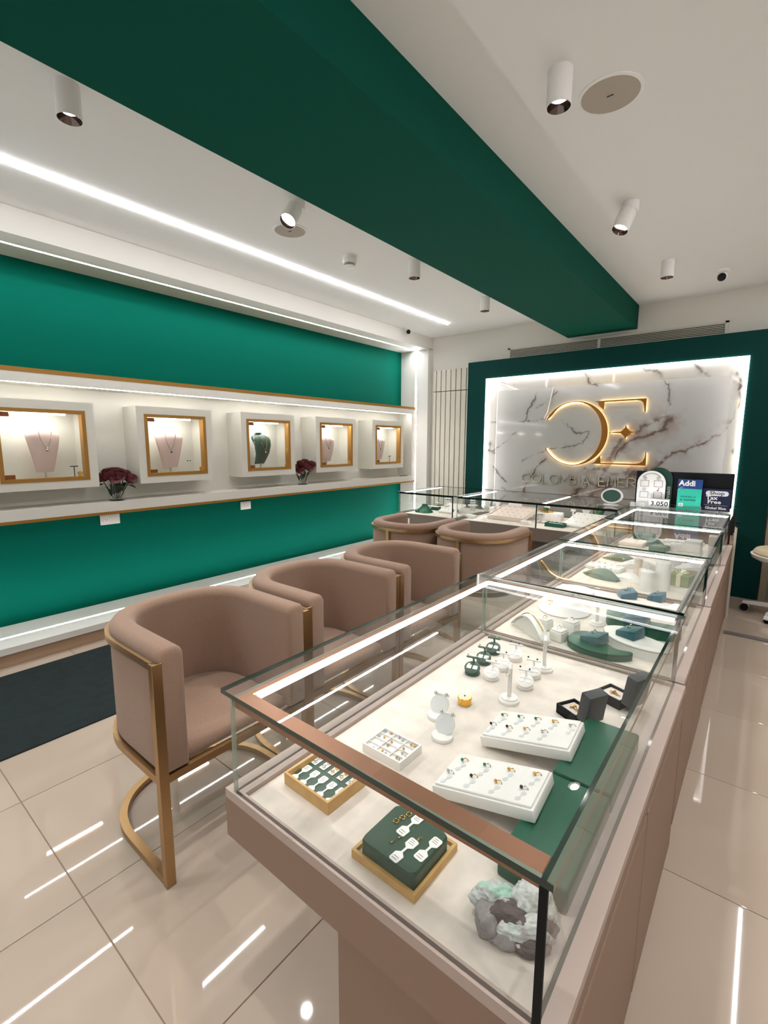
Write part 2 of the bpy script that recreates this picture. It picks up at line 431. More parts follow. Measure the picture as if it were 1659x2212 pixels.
def speaker(x, y, rad, label):
    r = thing('ceiling_speaker', label, 'speaker', (x, y, ZC), 0, 'round ceiling speakers')
    build('rim', B().lathe([(rad+.013, 0), (rad+.013, -.004), (rad, -.006), (rad-.002, 0)], seg=40, cap=False), 'paint_ceiling', r, 40)
    build('grille', B().lathe([(0, -.005), (rad, -.004)], seg=40, cap=False), 'speaker', r, 0)
    build('badge', B().box(-.013, .013, -.002, .002, -.0075, -.004), 'grille_dark', r, 0)
speaker(-.662, 2.335, .115, 'round grey ceiling speaker beside the spotlight right of the beam')
speaker(-2.735, 2.35, .105, 'round grey ceiling speaker under the tilted spotlight left of the beam')
r = thing('smoke_detector', 'white smoke detector on the ceiling between light strip and beam', 'detector', (-2.73, 2.95, ZC))
build('base', B().lathe([(0, 0), (.056, 0), (.056, -.022), (.05, -.026)], seg=28, cap=False), 'plastic_white', r, 40)
build('housing', B().lathe([(.056, -.024), (.056, -.04), (.047, -.055)], seg=28, cap=False), 'plastic_white', r, 40)
b = B()
for i in range(20):
    a = 2*PI*i/20; b.at(TR(.044*math.cos(a), .044*math.sin(a), -.063, a)).box(-.002, .002, -.0028, .0028, -.01, .008)
build('vent_fin', b, 'plastic_white', r, 0)
build('chamber', B().lathe([(.042, -.054), (.04, -.074)], seg=24, cap=False), 'grille_dark', r, 40)
build('cap', B().lathe([(.044, -.072), (.034, -.082), (.014, -.086), (0, -.086)], seg=24, cap=False), 'plastic_white', r, 40)
def camera_dome(x, y, z, aim, label, sc=1.0):
    r = thing('security_camera', label, 'camera', (x, y, z), 0, 'small white security cameras')
    build('base', B().lathe([(0, 0), (.05*sc, 0), (.05*sc, -.014*sc), (.04*sc, -.02*sc), (0, -.02*sc)], seg=24, cap=False), 'plastic_white', r, 40)
    d = (Vector(aim)-Vector((x, y, z))).normalized(); c = Vector((0, 0, -.042*sc))
    build('ball', B().ball(c, .034*sc, 20, 12), 'plastic_white', r, 60)
    q = Vector((0, 0, 1)).rotation_difference(d).to_matrix().to_4x4()
    build('lens', B().at(Matrix.Translation(c) @ q).lathe([(.028*sc, .015*sc), (.027*sc, .033*sc), (.018*sc, .038*sc), (0, .037*sc)], seg=20, cap=False), 'black_gloss', r, 60)
camera_dome(-3.745, 5.15, ZC, (-1.2, 1, .5), 'small white security camera above the white end pilaster')
camera_dome(-.452, 5.13, ZC, (-.2, .5, .4), 'small white security camera right of the beam near the back wall', 1.15)
# air grille over the frame
r = thing('air_grille', 'long slotted air conditioning grille above the green logo frame', 'vent', (-1.55, YB, 2.60))
wpart('backing', B().box(-2.66, -.45, YB-.004, YB-.001, 2.535, 2.665), 'grille_dark', r, 0)
b = B(); b.box(-2.69, -.42, YB-.014, YB-.002, 2.662, 2.68); b.box(-2.69, -2.662, YB-.014, YB-.002, 2.53, 2.68); b.box(-.448, -.42, YB-.014, YB-.002, 2.53, 2.68); b.box(-1.62, -1.59, YB-.016, YB-.002, 2.53, 2.665)
wpart('frame', b, 'grille', r, 0)
for k in range(8):
    z = 2.545+.0155*k
    b = B(); vs = [(-2.662, YB-.012, z), (-.448, YB-.012, z), (-.448, YB-.003, z+.006), (-2.662, YB-.003, z+.006)]
    b.add(vs+[(x, y, q+.004) for x, y, q in vs], [(0, 1, 2, 3), (4, 7, 6, 5), (0, 4, 5, 1), (2, 6, 7, 3)])
    wpart('slat', b, 'grille', r, 0)

# ------------------------------------------------------------------ green frame and marble alcove
al = thing('logo_alcove', 'dark green framed alcove lined with veined white marble behind the far counter', 'alcove', (-1.57, YF, 0))
OX0, OX1, OZ = -2.92, -.222, 2.315; PX0, PX1, PZ, PY = -2.83, -.352, 2.166, 5.87
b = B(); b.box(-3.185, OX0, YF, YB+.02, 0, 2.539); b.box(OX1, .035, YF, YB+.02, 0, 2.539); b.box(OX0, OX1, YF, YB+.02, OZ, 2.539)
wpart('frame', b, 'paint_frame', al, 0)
VEINS = [("g",.012,[(-2.29,2.14),(-2.34,1.99),(-2.42,1.81),(-2.46,1.73)]),("g",.008,[(-2.04,2.12),(-2.14,2.04),(-2.28,1.94)]),("g",.012,[(-2.85,1.42),(-2.65,1.54),(-2.51,1.63)]),
("g",.010,[(-1.97,1.76),(-1.82,1.68),(-1.67,1.61),(-1.72,1.51),(-1.91,1.43),(-2.09,1.40)]),("g",.008,[(-2.09,1.40),(-2.32,1.36),(-2.46,1.29)]),("g",.016,[(-2.84,1.18),(-2.67,1.02)]),
("b",.022,[(-2.44,0.79),(-2.40,1.00),(-2.26,1.17),(-2.15,1.29)]),("b",.038,[(-1.60,0.89),(-1.51,1.05),(-1.47,1.20),(-1.41,1.35),(-1.31,1.52),(-1.17,1.64),(-1.00,1.73),(-0.81,1.75)]),
("b",.03,[(-1.41,1.29),(-1.27,1.48),(-1.13,1.58),(-0.95,1.63),(-0.82,1.74)]),("b",.024,[(-0.99,1.20),(-0.83,1.36),(-0.70,1.42),(-0.55,1.51),(-0.41,1.59),(-0.36,1.65)]),
("g",.012,[(-0.92,2.13),(-0.88,2.03),(-0.85,1.90),(-0.88,1.79)]),("b",.065,[(-1.66,1.20),(-1.50,1.21),(-1.36,1.17),(-1.21,1.15)]),("b",.055,[(-1.78,0.90),(-1.62,1.02),(-1.5,.98),(-1.36,1.02)]),("b",.034,[(-1.55,1.01),(-1.39,1.06),(-1.20,1.11),(-1.03,1.20)]),
("g",.01,[(-2.70,0.91),(-2.41,0.82)]),("g",.006,[(-2.86,1.75),(-2.46,1.77),(-2.02,1.78)]),
("g",.012,[(-1.72,2.31),(-1.66,2.20),(-1.60,2.16)]),("g",.01,[(-2.78,2.28),(-2.6,2.2)]),("g",.012,[(-1.15,2.31),(-.95,2.2)]),("g",.01,[(-.7,2.3),(-.55,2.18)]),("b",.02,[(-.30,2.2),(-.26,1.9),(-.32,1.7)]),("g",.01,[(-.30,1.45),(-.24,1.3)]),("g",.01,[(-2.9,1.5),(-2.83,1.38)])]
rng = np.random.default_rng(5); TBL = rng.random((64, 64))
def vnoise(x, y):
    xi = np.floor(x).astype(int); yi = np.floor(y).astype(int); fx = x-xi; fy = y-yi
    fx = fx*fx*(3-2*fx); fy = fy*fy*(3-2*fy); g = lambda a, c: TBL[a % 64, c % 64]
    return (g(xi, yi)*(1-fx)+g(xi+1, yi)*fx)*(1-fy)+(g(xi, yi+1)*(1-fx)+g(xi+1, yi+1)*fx)*fy
def fbm(x, y, o=5):
    t = 0; a = .5
    for k in range(o): t = t+a*(vnoise(x*2**k+17*k, y*2**k+9*k)-.5)*2; a *= .55
    return t
def marble_cols(P, base):
    x, z = P[:, 0], P[:, 1]
    wx = x+.06*fbm(x*5+3, z*5)+.02*fbm(x*22, z*22+5); wz = z+.06*fbm(x*5+30, z*5+11)+.02*fbm(x*22+9, z*22)
    col = np.tile(np.array([.56, .555, .53])*base, (len(P), 1)); col *= (1+.05*fbm(x*3, z*3+40))[:, None]
    mod = .25+1.5*np.clip(.5+1.3*fbm(x*7+50, z*7+70), 0, 1)
    for k, wd, pl in VEINS:
        dmin = np.full(len(P), 9.)
        for (ax, az), (bx, bz) in zip(pl[:-1], pl[1:]):
            dx, dz = bx-ax, bz-az; t = np.clip(((wx-ax)*dx+(wz-az)*dz)/(dx*dx+dz*dz), 0, 1)
            dmin = np.minimum(dmin, np.hypot(wx-ax-t*dx, wz-az-t*dz))
        core = np.exp(-(dmin/(wd*.45*mod))**2)*np.clip(mod, 0, 1); soft = np.exp(-(dmin/(wd*1.9*mod))**1.5)*.62*np.clip(mod, 0, 1)
        cc, cs = (np.array([.10, .085, .075]), np.array([.34, .33, .31])) if k == 'g' else (np.array([.085, .055, .042]), np.array([.30, .22, .18]))
        col = col*(1-soft[:, None])+cs*soft[:, None]; col = col*(1-core[:, None])+cc*core[:, None]
    return np.clip(col, 0, 1)
def marble_patch(name, c00, c10, c11, c01, nx, ny, base=1.3):
    """four 3-D corners, bilinear; veins are laid out over the wall's own x and height"""
    u, v = np.meshgrid(np.linspace(0, 1, nx+1), np.linspace(0, 1, ny+1)); u = u.ravel()[:, None]; v = v.ravel()[:, None]
    P = (1-u)*(1-v)*np.array(c00)+u*(1-v)*np.array(c10)+u*v*np.array(c11)+(1-u)*v*np.array(c01)
    idx = np.arange((nx+1)*(ny+1)).reshape(ny+1, nx+1)
    F = np.stack([idx[:-1, :-1], idx[:-1, 1:], idx[1:, 1:], idx[1:, :-1]], -1).reshape(-1, 4)
    C = marble_cols(P[:, [0, 2]], base); me = bpy.data.meshes.new(name)
    L = np.array(al.location); me.from_pydata((P-L).tolist(), [], F.tolist()); me.materials.append(MATS['marble'])
    ca = me.color_attributes.new('Col', 'FLOAT_COLOR', 'POINT'); ca.data.foreach_set('color', np.c_[C, np.ones(len(C))].ravel().astype(np.float32)); me.update()
    return link(name, me, al)
marble_patch('back_panel', (PX0, PY, .5), (PX1, PY, .5), (PX1, PY, PZ), (PX0, PY, PZ), 360, 240, .74)  # panel coloured darker than the border, whose strip glow is put into its colour
YI = YF+.012
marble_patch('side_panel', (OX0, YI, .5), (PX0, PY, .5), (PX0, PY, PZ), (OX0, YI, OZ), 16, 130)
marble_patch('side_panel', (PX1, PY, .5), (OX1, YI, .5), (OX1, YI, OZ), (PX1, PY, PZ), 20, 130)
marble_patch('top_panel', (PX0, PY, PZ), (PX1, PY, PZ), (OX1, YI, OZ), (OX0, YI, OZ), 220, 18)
# strips shine back onto the marble border behind a dim front diffuser
for nm, m, y, t in (('light_strip', 'led_alcove', YF-.002, .004), ('diffuser', 'led_front', YF-.007, .006)):
    wpart(nm, strip(B(), 'z', .66, OZ, OX0+.011, y, .022, t), m, al, 0); wpart(nm, strip(B(), 'z', .66, OZ, OX1-.011, y, .022, t), m, al, 0); wpart(nm, strip(B(), 'x', OX0, OX1, y, OZ-.011, t, .022), m, al, 0)
b = B(); b.box(OX0+.001, OX0+.007, YF+.002, YF+.012, .66, OZ); b.box(OX1-.007, OX1-.001, YF+.002, YF+.012, .66, OZ); b.box(OX0, OX1, YF+.002, YF+.012, OZ-.007, OZ-.001)
wpart('inner_trim', b, 'brass_dark', al, 0)

# logo: reversed C, E and star, gold plates standing off the marble with lamps behind
lg = thing('wall_logo', 'large backlit gold emblem of a reversed C and an E with a star', 'logo', (-1.58, PY, 1.6))
def plate(name, poly, glow=True):
    b = B(); b.prism(poly, 0, .006); T = Matrix(((1, 0, 0, 0), (0, 0, -1, PY-.024), (0, 1, 0, 0), (0, 0, 0, 1)))
    b.v = [tuple(T @ Vector(p)) for p in b.v]; o = wpart(name, b, 'logo_gold', lg, 20)
    return o
def halo(part, paths, wd):
    b = B()
    for p in paths:
        b.tube([(x, PY-.012, z) for x, z in p], wd, 6)
    sub('backlight', b, 'halo', part, lg, 40)
CX, CZ, RX, RZ = -1.822, 1.614, .375, .374
def carc(a0, a1, n, f=1.0, dx=0, dr=0):
    return [(CX+dx+(RX-dr)*math.cos(R(a0+(a1-a0)*i/n)), CZ+(RZ-dr)*math.sin(R(a0+(a1-a0)*i/n))) for i in range(n+1)]
outer = carc(-152, 153, 70)
inner = []
for i in range(71):
    a = 153-305*i/70; th = .011+.054*max(0, math.cos(R(a)))**1.6+(.032*max(0, (a-112)/41)**1.2 if a > 112 else 0)*max(0, 1-max(0, a-140)/14)
    inner.append((CX+(RX-th)*math.cos(R(a)), CZ+(RZ-th*.9)*math.sin(R(a))))
pc = plate('letter_c', outer+inner)
halo(pc, [carc(-150, 151, 60, dr=.012)], .0042)
et = [(-1.617,1.976),(-1.59,1.970),(-1.57,1.957),(-1.561,1.927),(-1.535,1.90),(-1.504,1.874),(-1.504,1.962),(-1.175,1.966),(-1.135,1.958),(-1.112,1.94),(-1.10,1.905),(-1.090,1.833),(-1.079,1.832),(-1.079,1.982)]
pe = plate('letter_e', et)
halo(pe, [[(-1.56,1.971),(-1.3,1.974),(-1.09,1.976),(-1.085,1.84)], [(-1.535,1.94),(-1.512,1.89)]], .0042)
eb = [(-1.616,1.266),(-1.59,1.272),(-1.564,1.289),(-1.545,1.325),(-1.509,1.366),(-1.503,1.277),(-1.141,1.279),(-1.10,1.287),(-1.07,1.31),(-1.054,1.349),(-1.051,1.405),(-1.040,1.405),(-1.037,1.260)]
pe2 = plate('letter_e', eb)
halo(pe2, [[(-1.57,1.272),(-1.3,1.269),(-1.045,1.268),(-1.045,1.395)], [(-1.53,1.32),(-1.512,1.35)]], .0042)
SX, SZ = -1.262, 1.622; st = []
for k, (ux, uz, ln) in enumerate(((1, 0, .088), (0, 1, .082), (-1, 0, .168), (0, -1, .078))):
    nx, nz = -uz, ux
    st += [(SX+ux*.03-nx*.028, SZ+uz*.03-nz*.028), (SX+ux*.05-nx*.010, SZ+uz*.05-nz*.010), (SX+ux*ln-nx*.003, SZ+uz*ln-nz*.003), (SX+ux*ln+nx*.003, SZ+uz*ln+nz*.003), (SX+ux*.05+nx*.010, SZ+uz*.05+nz*.010)]
ps = plate('star', st)
halo(ps, [[(SX-.155, SZ), (SX+.08, SZ)], [(SX, SZ-.07), (SX, SZ+.075)]], .0042)

# lettering COLOMBIA EMERALDS in thin raised strokes
ws = thing('wall_lettering', 'raised metal letters of the shop name under the gold emblem', 'sign', (-1.6, PY, 1.06))
def arcp(cx, cz, rx, rz, a0, a1, n=22): return [(cx+rx*math.cos(R(a0+(a1-a0)*i/n)), cz+rz*math.sin(R(a0+(a1-a0)*i/n))) for i in range(n+1)]
GL = {'C': [arcp(.5, .5, .5, .5, 45, 315)], 'O': [arcp(.5, .5, .5, .5, 0, 360, 32)], 'L': [[(0, 1), (0, 0), (1, 0)]], 'M': [[(0, 0), (.12, 1), (.5, .25), (.88, 1), (1, 0)]],
      'B': [[(0, 0), (0, 1)], [(0, 1)]+arcp(.45, .77, .4, .23, 90, -90, 10)+[(0, .54)], [(0, .54)]+arcp(.5, .27, .5, .27, 90, -90, 10)+[(0, 0)]], 'I': [[(.5, 0), (.5, 1)]], 'A': [[(0, 0), (.5, 1), (1, 0)], [(.28, .32), (.72, .32)]],
      'E': [[(1, 1), (0, 1), (0, 0), (1, 0)], [(0, .52), (.8, .52)]], 'R': [[(0, 0), (0, 1)], [(0, 1)]+arcp(.45, .75, .45, .25, 90, -90, 10)+[(0, .5)], [(.35, .5), (1, 0)]], 'D': [[(0, 0), (0, 1)]+arcp(.35, .5, .65, .5, 90, -90, 14)+[(0, 0)]],
      'S': [arcp(.5, .75, .42, .25, 30, 270, 12)+arcp(.5, .25, .46, .25, 90, -150, 12)]}
LT = [('C', -2.441, -2.330), ('O', -2.308, -2.195), ('L', -2.174, -2.112), ('O', -2.085, -1.983), ('M', -1.965, -1.850), ('B', -1.836, -1.768), ('I', -1.74, -1.72), ('A', -1.705, -1.612), ('E', -1.511, -1.44), ('M', -1.416, -1.33), ('E', -1.305, -1.235), ('R', -1.207, -1.12), ('A', -1.09, -.995), ('L', -.965, -.90), ('D', -.875, -.785), ('S', -.76, -.69)]
for ch, xa, xb in LT:
    b = B()
    for p in GL[ch]:
        b.sweep([(xa+(xb-xa)*q[0], 1.012+.104*q[1]) for q in p], [(-.0058, 0), (-.0058, .016), (.0058, .016), (.0058, 0)])
    T = Matrix(((1, 0, 0, 0), (0, 0, -1, PY), (0, 1, 0, 0), (0, 0, 0, 1))); b.v = [tuple(T @ Vector(p)) for p in b.v]
    wpart('letter', b, 'letter_metal', ws, 30)
b = B(); b.tube([(-2.10, PY-.01, 2.165), (-2.115, PY-.012, 2.09), (-2.13, PY-.012, 2.0), (-2.155, PY-.012, 1.88), (-2.18, PY-.012, 1.83), (-2.19, PY-.012, 1.795)], .006, 6); b.tube([(-2.145, PY-.012, 1.83), (-2.16, PY-.012, 1.80), (-2.175, PY-.012, 1.775)], .004, 6)  # two thin white tubes just in front of the marble
tag(build('white_stroke', b, 'plastic_white', None), 'thin white strokes running down the marble left of the emblem', 'white_stroke')
# ------------------------------------------------------------------ long display shelf on the green wall
SX0, SX1, SY0, SY1 = XG, -4.03, .74, YE-.005
sh = thing('wall_shelf', 'long white niche shelf with gold edges running along the green wall', 'shelf', (XG, 2.5, .93))
wpart('top_board', B().box(SX0, SX1, SY0, SY1-.09, 1.905, 1.972), 'lacquer_white', sh, 0)
wpart('bottom_board', B().box(SX0, SX1, SY0, SY1-.09, .952, 1.028), 'lacquer_white', sh, 0)
wpart('end_panel', B().box(SX0, SX1, SY1-.09, SY1-.006, .952, 1.972), 'lacquer_white', sh, 0)
wpart('end_panel', B().box(SX0, SX1, SY0-.08, SY0, .952, 1.972), 'lacquer_white', sh, 0)
wpart('back_panel', B().box(SX0, SX0+.015, SY0, SY1-.09, 1.028, 1.905), 'lacquer_white', sh, 0)
b = B(); b.box(SX0, SX1+.002, SY0-.08, SY1, 1.972, 2.003); b.box(SX0, SX1+.002, SY0-.08, SY1, .930, .952); b.box(SX0, SX1+.002, SY1-.006, SY1, .952, 1.972)
wpart('gold_edge', b, 'gold_edge', sh, 0)
wpart('light_strip', strip(B(), 'y', SY0, SY1-.1, SX1-.030, 1.9035, .012, .003), 'led_shelf', sh, 0)
b = B().box(-4.06, -4.05, 5.40, 5.58, 1.0285, 1.036); tag(build('shelf_clip', b, 'black', None, 0), 'thin black strip lying at the far end of the long wall shelf', 'clip')

BD = .245                       # box depth
def display_box(y0, label):
    """white cube with a gold-framed glass door, local origin at its lower back left corner"""
    r = thing('display_box', label, 'display case', (XG+.015, y0, 1.155), 0, 'white display boxes in the wall shelf')
    W, H, D, m = .675, .635, BD, .066
    b = B(); b.box(0, D, 0, m, 0, H); b.box(0, D, W-m, W, 0, H); b.box(0, D, m, W-m, 0, m-.004); b.box(0, D, m, W-m, H-m, H); b.box(0, .012, m, W-m, m-.004, H-m)
    build('carcass', b, 'lacquer_box', r, 0)
    f0, f1, g0, g1 = m-.004, W-m+.004, m-.008, H-m+.004; t = .026
    b = B(); b.box(D-.06, D+.004, f0, f0+t, g0, g1); b.box(D-.06, D+.004, f1-t, f1, g0, g1); b.box(D-.06, D+.004, f0+t, f1-t, g0, g0+t); b.box(D-.06, D+.004, f0+t, f1-t, g1-t, g1)
    build('gold_frame', b, 'gold_edge', r, 0)
    dr = build('glass_door', B().box(D-.014, D-.008, f0+t, f1-t, g0+t, g1-t), 'pane_clear', r, 0)
    for z in (g0+t+.002, g1-t-.034):
        build('hinge', B().box(D-.018, D+.002, f0+t, f0+t+.06, z, z+.03, .002, 1), 'brass_dark', dr, 0)
    b = B(); b.at(TR(D-.004, f1-t-.04, g0+t+.026, 0, 0, PI/2)).cyl((0, 0, 0), .015, .018, 16); b.at(None); b.box(D-.002, D+.006, f1-t-.05, f1-t-.03, g0+t, g0+t+.028)
    build('lock', b, 'gold', dr, 40)
    b = B(); b.box(.15, .19, m+.03, W-m-.10, H-m-.024, H-m); build('light_profile', b, 'alu', r, 0); b = B(); strip(b, 'y', m+.035, W-m-.105, .17, H-m-.028, .024, .008, 2); build('light_strip', b, 'led_box', r, 0)
    return r
bx = [('display box cut by the left edge of the picture, pale bust and black stand inside', .815), ('display box between the two flower vases on its left half, second from the left', 1.803), ('display box holding the dark green bust, in the middle of the shelf', 2.795), ('display box right of the smaller rose vase, second from the far end', 3.785), ('display box at the far end of the wall shelf', 4.783)]
b0 = display_box(bx[0][1], bx[0][0])
for lb, y in bx[1:]: dup(b0, (XG+.015, y, 1.155), None, lb)

def bust(x, y, rz, m, label, h=.32, group=None, curved=False):
    """flat jeweller's bust on a short stem; local +x is its front"""
    r = thing('necklace_bust', label, 'bust', (x, y, 1.2165), rz, group)
    rings = []
    for t, hw, dp, bend in ((.0, .062, .014, 0), (.12, .07, .018, .004), (.35, .087, .024, .01), (.6, .106, .03, .012), (.78, .118, .034, .008), (.86, .116, .036, .0), (.905, .09, .034, -.008), (.935, .055, .03, -.012), (.96, .04, .028, -.014), (1.0, .038, .028, -.016)):
        if curved: bend += .05*math.sin(PI*t)-.02; hw *= 1.05
        z = .06+h*t; ring = []
        for i in range(20):
            a = 2*PI*i/20; ring.append((bend+dp*math.cos(a)*(1 if math.cos(a) > 0 else .5), hw*math.copysign(abs(math.sin(a))**.8, math.sin(a)), z+(.018*(1-min(1, abs(math.sin(a))*1.0)) if .8 < t < .92 else 0)))
        rings.append(ring)
    build('body', B().loft(rings), m, r, 50)
    build('neck_cap', B().lathe([(.036, 0), (.036, .006), (0, .007)], (-.016, 0, .06+h), 20, .78, 1.05), 'leather_white' if not curved else m, r, 40)
    build('stem', B().cyl((0, 0, .006), .007, .06), 'silver', r)
    build('foot', B().lathe([(.055, 0), (.055, .004), (.01, .008), (0, .008)], seg=28), 'silver' if not curved else 'alu', r, 40)
    return r
def necklace(x, y, rz, drop, label, metal='silver', stone='silver', h=.32, curved=False):
    r = thing('necklace', label, 'necklace', (x, y, 1.2165), rz, 'necklaces on the wall busts')
    top = .06+h*.93; pts = []
    bend = lambda t: .006+(.05*math.sin(PI*t)-.02 if curved else 0)
    for i in range(25):
        u = -1+2*i/24; yy = .043*math.sin(u*PI/2) if abs(u) < 1 else .043*u; zz = top-drop*(1-abs(u)**1.15); t = (zz-.06)/h
        pts.append((.038+bend(t)-.006*abs(u)+(.004 if t > .55 else 0), yy, zz))
    build('chain', B().tube(pts, .0018, 5), metal, r, 60)
    zz = top-drop; p = (.040+bend((zz-.06)/h)+.005, 0, zz-.012)
    build('pendant', B().ball(p, .0085, 10, 6), stone, r, 30)
    return r
BX = -4.15
bust(BX, 1.17, .25, 'pink_linen', 'pale pink bust with a star pendant in the leftmost display box', .325, 'pale busts')
necklace(BX, 1.17, .25, .125, 'fine silver chain with star pendant on the leftmost pale bust')
bust(BX, 2.12, -.15, 'pink_linen', 'pale pink bust in the box between the rose vases', .32, 'pale busts')
necklace(BX, 2.12, -.15, .15, 'thin chain with a tiny dark drop on the bust between the rose vases', 'silver', 'stone_dark')
bust(BX+.01, 3.085, .1, 'leather_darkgreen', 'glossy dark green curved bust in the middle display box', .315, None, True)
necklace(BX+.01, 3.085, .1, .16, 'gold necklace with a round dark stone on the green bust', 'gold', 'gold', .315, True)
bust(BX, 4.05, -.1, 'pink_linen', 'pale pink bust in the second box from the far end', .31, 'pale busts')
necklace(BX, 4.05, -.1, .13, 'chain with small green pendant on the bust second from the far end', 'silver', 'emerald')
bust(BX, 5.03, -.1, 'pink_linen', 'pale pink bust in the box at the far end of the shelf', .305, 'pale busts')
necklace(BX, 5.03, -.1, .15, 'chain with green pendant on the bust at the far end', 'silver', 'emerald')
def earring_T(x, y, z, label, m='black', h=.10, wdt=.055, rz=0, group=None):
    r = thing('earring_stand', label, 'stand', (x, y, z), rz, group)
    build('foot', B().lathe([(.021, 0), (.021, .004), (.006, .008), (0, .008)], seg=20), m, r, 40)
    build('post', B().cyl((0, 0, .006), .003, h-.008, 10), m, r, 40)
    build('crossbar', B().box(-.005, .005, -wdt/2, wdt/2, h-.004, h+.003, .0015, 1), m, r, 0)
    return r
earring_T(BX+.08, 1.335, 1.2165, 'black T-shaped earring stand beside the leftmost bust', rz=.1)
earring_T(BX+.05, 5.22, 1.2165, 'black T-shaped earring stand in the box at the far end')
def stud(name, x, y, z, label, group, m='stone_dark', rad=.006):
    o = build(name, B().ball((0, 0, 0), rad, 8, 5), m, None, 40, (x, y, z)); return tag(o, label, 'earring', group)
for dy in (0, .026): stud('earring', BX-.1, 2.34+dy, 1.325, 'tiny dark stud in the box between the vases, %s of the pair' % ('left' if dy == 0 else 'right'), 'pair of studs in the second box')
for dy in (0, .035): stud('earring', BX-.02, 2.945+dy, 1.262, 'dark round stud beside the green bust, %s of the pair' % ('left' if dy == 0 else 'right'), 'pair of studs in the green bust box')

# roses in two glass vases
def vase(x, y, rad, h, label):
    r = thing('glass_vase', label, 'vase', (x, y, 1.0285), 0, 'glass vases of roses')
    build('body', B().lathe([(rad*.93, .0), (rad*.95, .02), (rad, h), (rad-.003, h), (rad*.93-.003, .012)], seg=28, cap=False), 'pane_clear', r, 60)
    build('foot', B().lathe([(0, 0), (rad*.93, 0), (rad*.95, .010), (0, .012)], seg=28, cap=False), 'edge_glass', r, 40)
    build('rim', B().torus((0, 0, h), rad-.0015, .002, 28, 6), 'pane_clear', r, 60)
    return r
def petal(b, c, ax, tilt, rz, wdt, ln, cup):
    T = TR(*c) @ ax @ Matrix.Rotation(rz, 4, 'Z') @ Matrix.Rotation(tilt, 4, 'Y'); vs = []; n = 5
    for j in range(n+1):
        v = j/n; hw = wdt*math.sin(PI*(.18+.62*v))
        for i in range(5):
            u = -1+.5*i; vs.append(T @ Vector((cup*(1-u*u)*-1*math.sin(PI*min(v, .95))+.004+.010*v*v*(v > .7), u*hw, ln*v)))
    fs = [(j*5+i, j*5+i+1, (j+1)*5+i+1, (j+1)*5+i) for j in range(n) for i in range(4)]
    T0 = b.T; b.T = None; b.add(vs, fs); b.T = T0
def rose(x, y, z, tx, ty, tz, sc, label, group):
    r = thing('rose', label, 'flower', (x, y, z), 0, group)
    d = Vector((tx, ty, tz)); ax = Vector((0, 0, 1)).rotation_difference(d.normalized()).to_matrix().to_4x4()
    build('stem', B().tube([(0, 0, 0), tuple(d*.5+Vector((0, 0, .006))), tuple(d)], .0032, 6), 'stem', r, 60)
    b = B(); ph = random.random()*6
    for k in range(4): petal(b, d, ax, .02, ph+k*1.6, .015*sc, .036*sc, -.012*sc)
    for k in range(5): petal(b, d, ax, .14, ph+.5+k*1.257, .023*sc, .040*sc, -.016*sc)
    for k in range(6): petal(b, d-ax.to_3x3() @ Vector((0, 0, .003)), ax, .34, ph+k*1.047, .027*sc, .041*sc, -.019*sc)
    for k in range(5): petal(b, d-ax.to_3x3() @ Vector((0, 0, .006)), ax, .62, ph+.4+k*1.257, .026*sc, .036*sc, -.016*sc)
    o = build('bloom', b, 'rose', r, 80, None, False)
    build('bud_core', B().at(Matrix.Translation(d) @ ax).ball((0, 0, .014*sc), .017*sc, 10, 6, .9), 'rose_deep', r, 60)
    build('calyx', B().at(Matrix.Translation(d) @ ax).lathe([(.003, -.01), (.012*sc, -.002), (.016*sc, .006)], seg=10, cap=False), 'leaf', r, 60)
    return r
def leaf_on(r, p, dirv, ln, wd):
    d = Vector(dirv).normalized(); sd = d.cross(Vector((0, 0, 1))).normalized(); up = sd.cross(d); b = B(); vs = []
    for j in range(6):
        v = j/5; hw = wd*math.sin(PI*min(.98, .06+.94*v)); c = Vector(p)+d*ln*v-up*.02*v*v
        vs += [c-sd*hw+up*hw*.3, c, c+sd*hw+up*hw*.3]
    b.add(vs, [(j*3+i, j*3+i+1, j*3+i+4, j*3+i+3) for j in range(5) for i in range(2)])
    build('leaf', b, 'leaf', r, 60, None, False)
VX = -4.098
vase(VX, 1.632, .060, .15, 'clear glass vase with the fuller bunch of roses, left on the shelf')
RP1 = ['at the far left of the bunch', 'front, left of the middle', 'at the back, left of the middle', 'at the top middle', 'at the front middle', 'at the back, right of the middle', 'right of the top one', 'front, right side', 'at the far right, hanging outward', 'at the front, below the top one']
pos = [(-.03, -.072, .205), (.02, -.045, .225), (-.055, -.02, .235), (.0, .0, .245), (.035, .012, .215), (-.05, .045, .232), (.0, .055, .225), (.035, .078, .195), (-.02, .098, .185), (.045, -.02, .195)]
for k, (px, py, pz) in enumerate(pos):
    q = rose(VX+px*.25, 1.632+py*.3, 1.0285+.016, px*.95, py*.86, pz-.055, 1.62, 'dark red rose in the left vase, '+RP1[k], 'roses in the left vase')
    if k in (0, 2): leaf_on(q, (px*.7, py*.7, pz-.085), (.6, -1, .15), .065, .022)
    if k in (7, 9): leaf_on(q, (px*.7, py*.6, pz-.09), (.9, .9, -.15), .075, .026)
    leaf_on(q, (px*.3, py*.25, .03+.004*k), (px*5+.1, py*5, 1.4), .085, .022); leaf_on(q, (px*.2, py*.2, .02+.005*k), (-px*5, py*4, 1.4), .08, .02)
vase(VX, 3.622, .057, .135, 'clear glass vase with the smaller loose bunch of roses, right on the shelf')
RP2 = ['at the far left', 'low at the front left', 'at the top left', 'at the front middle', 'at the top, behind', 'at the far right, top', 'low at the front right']
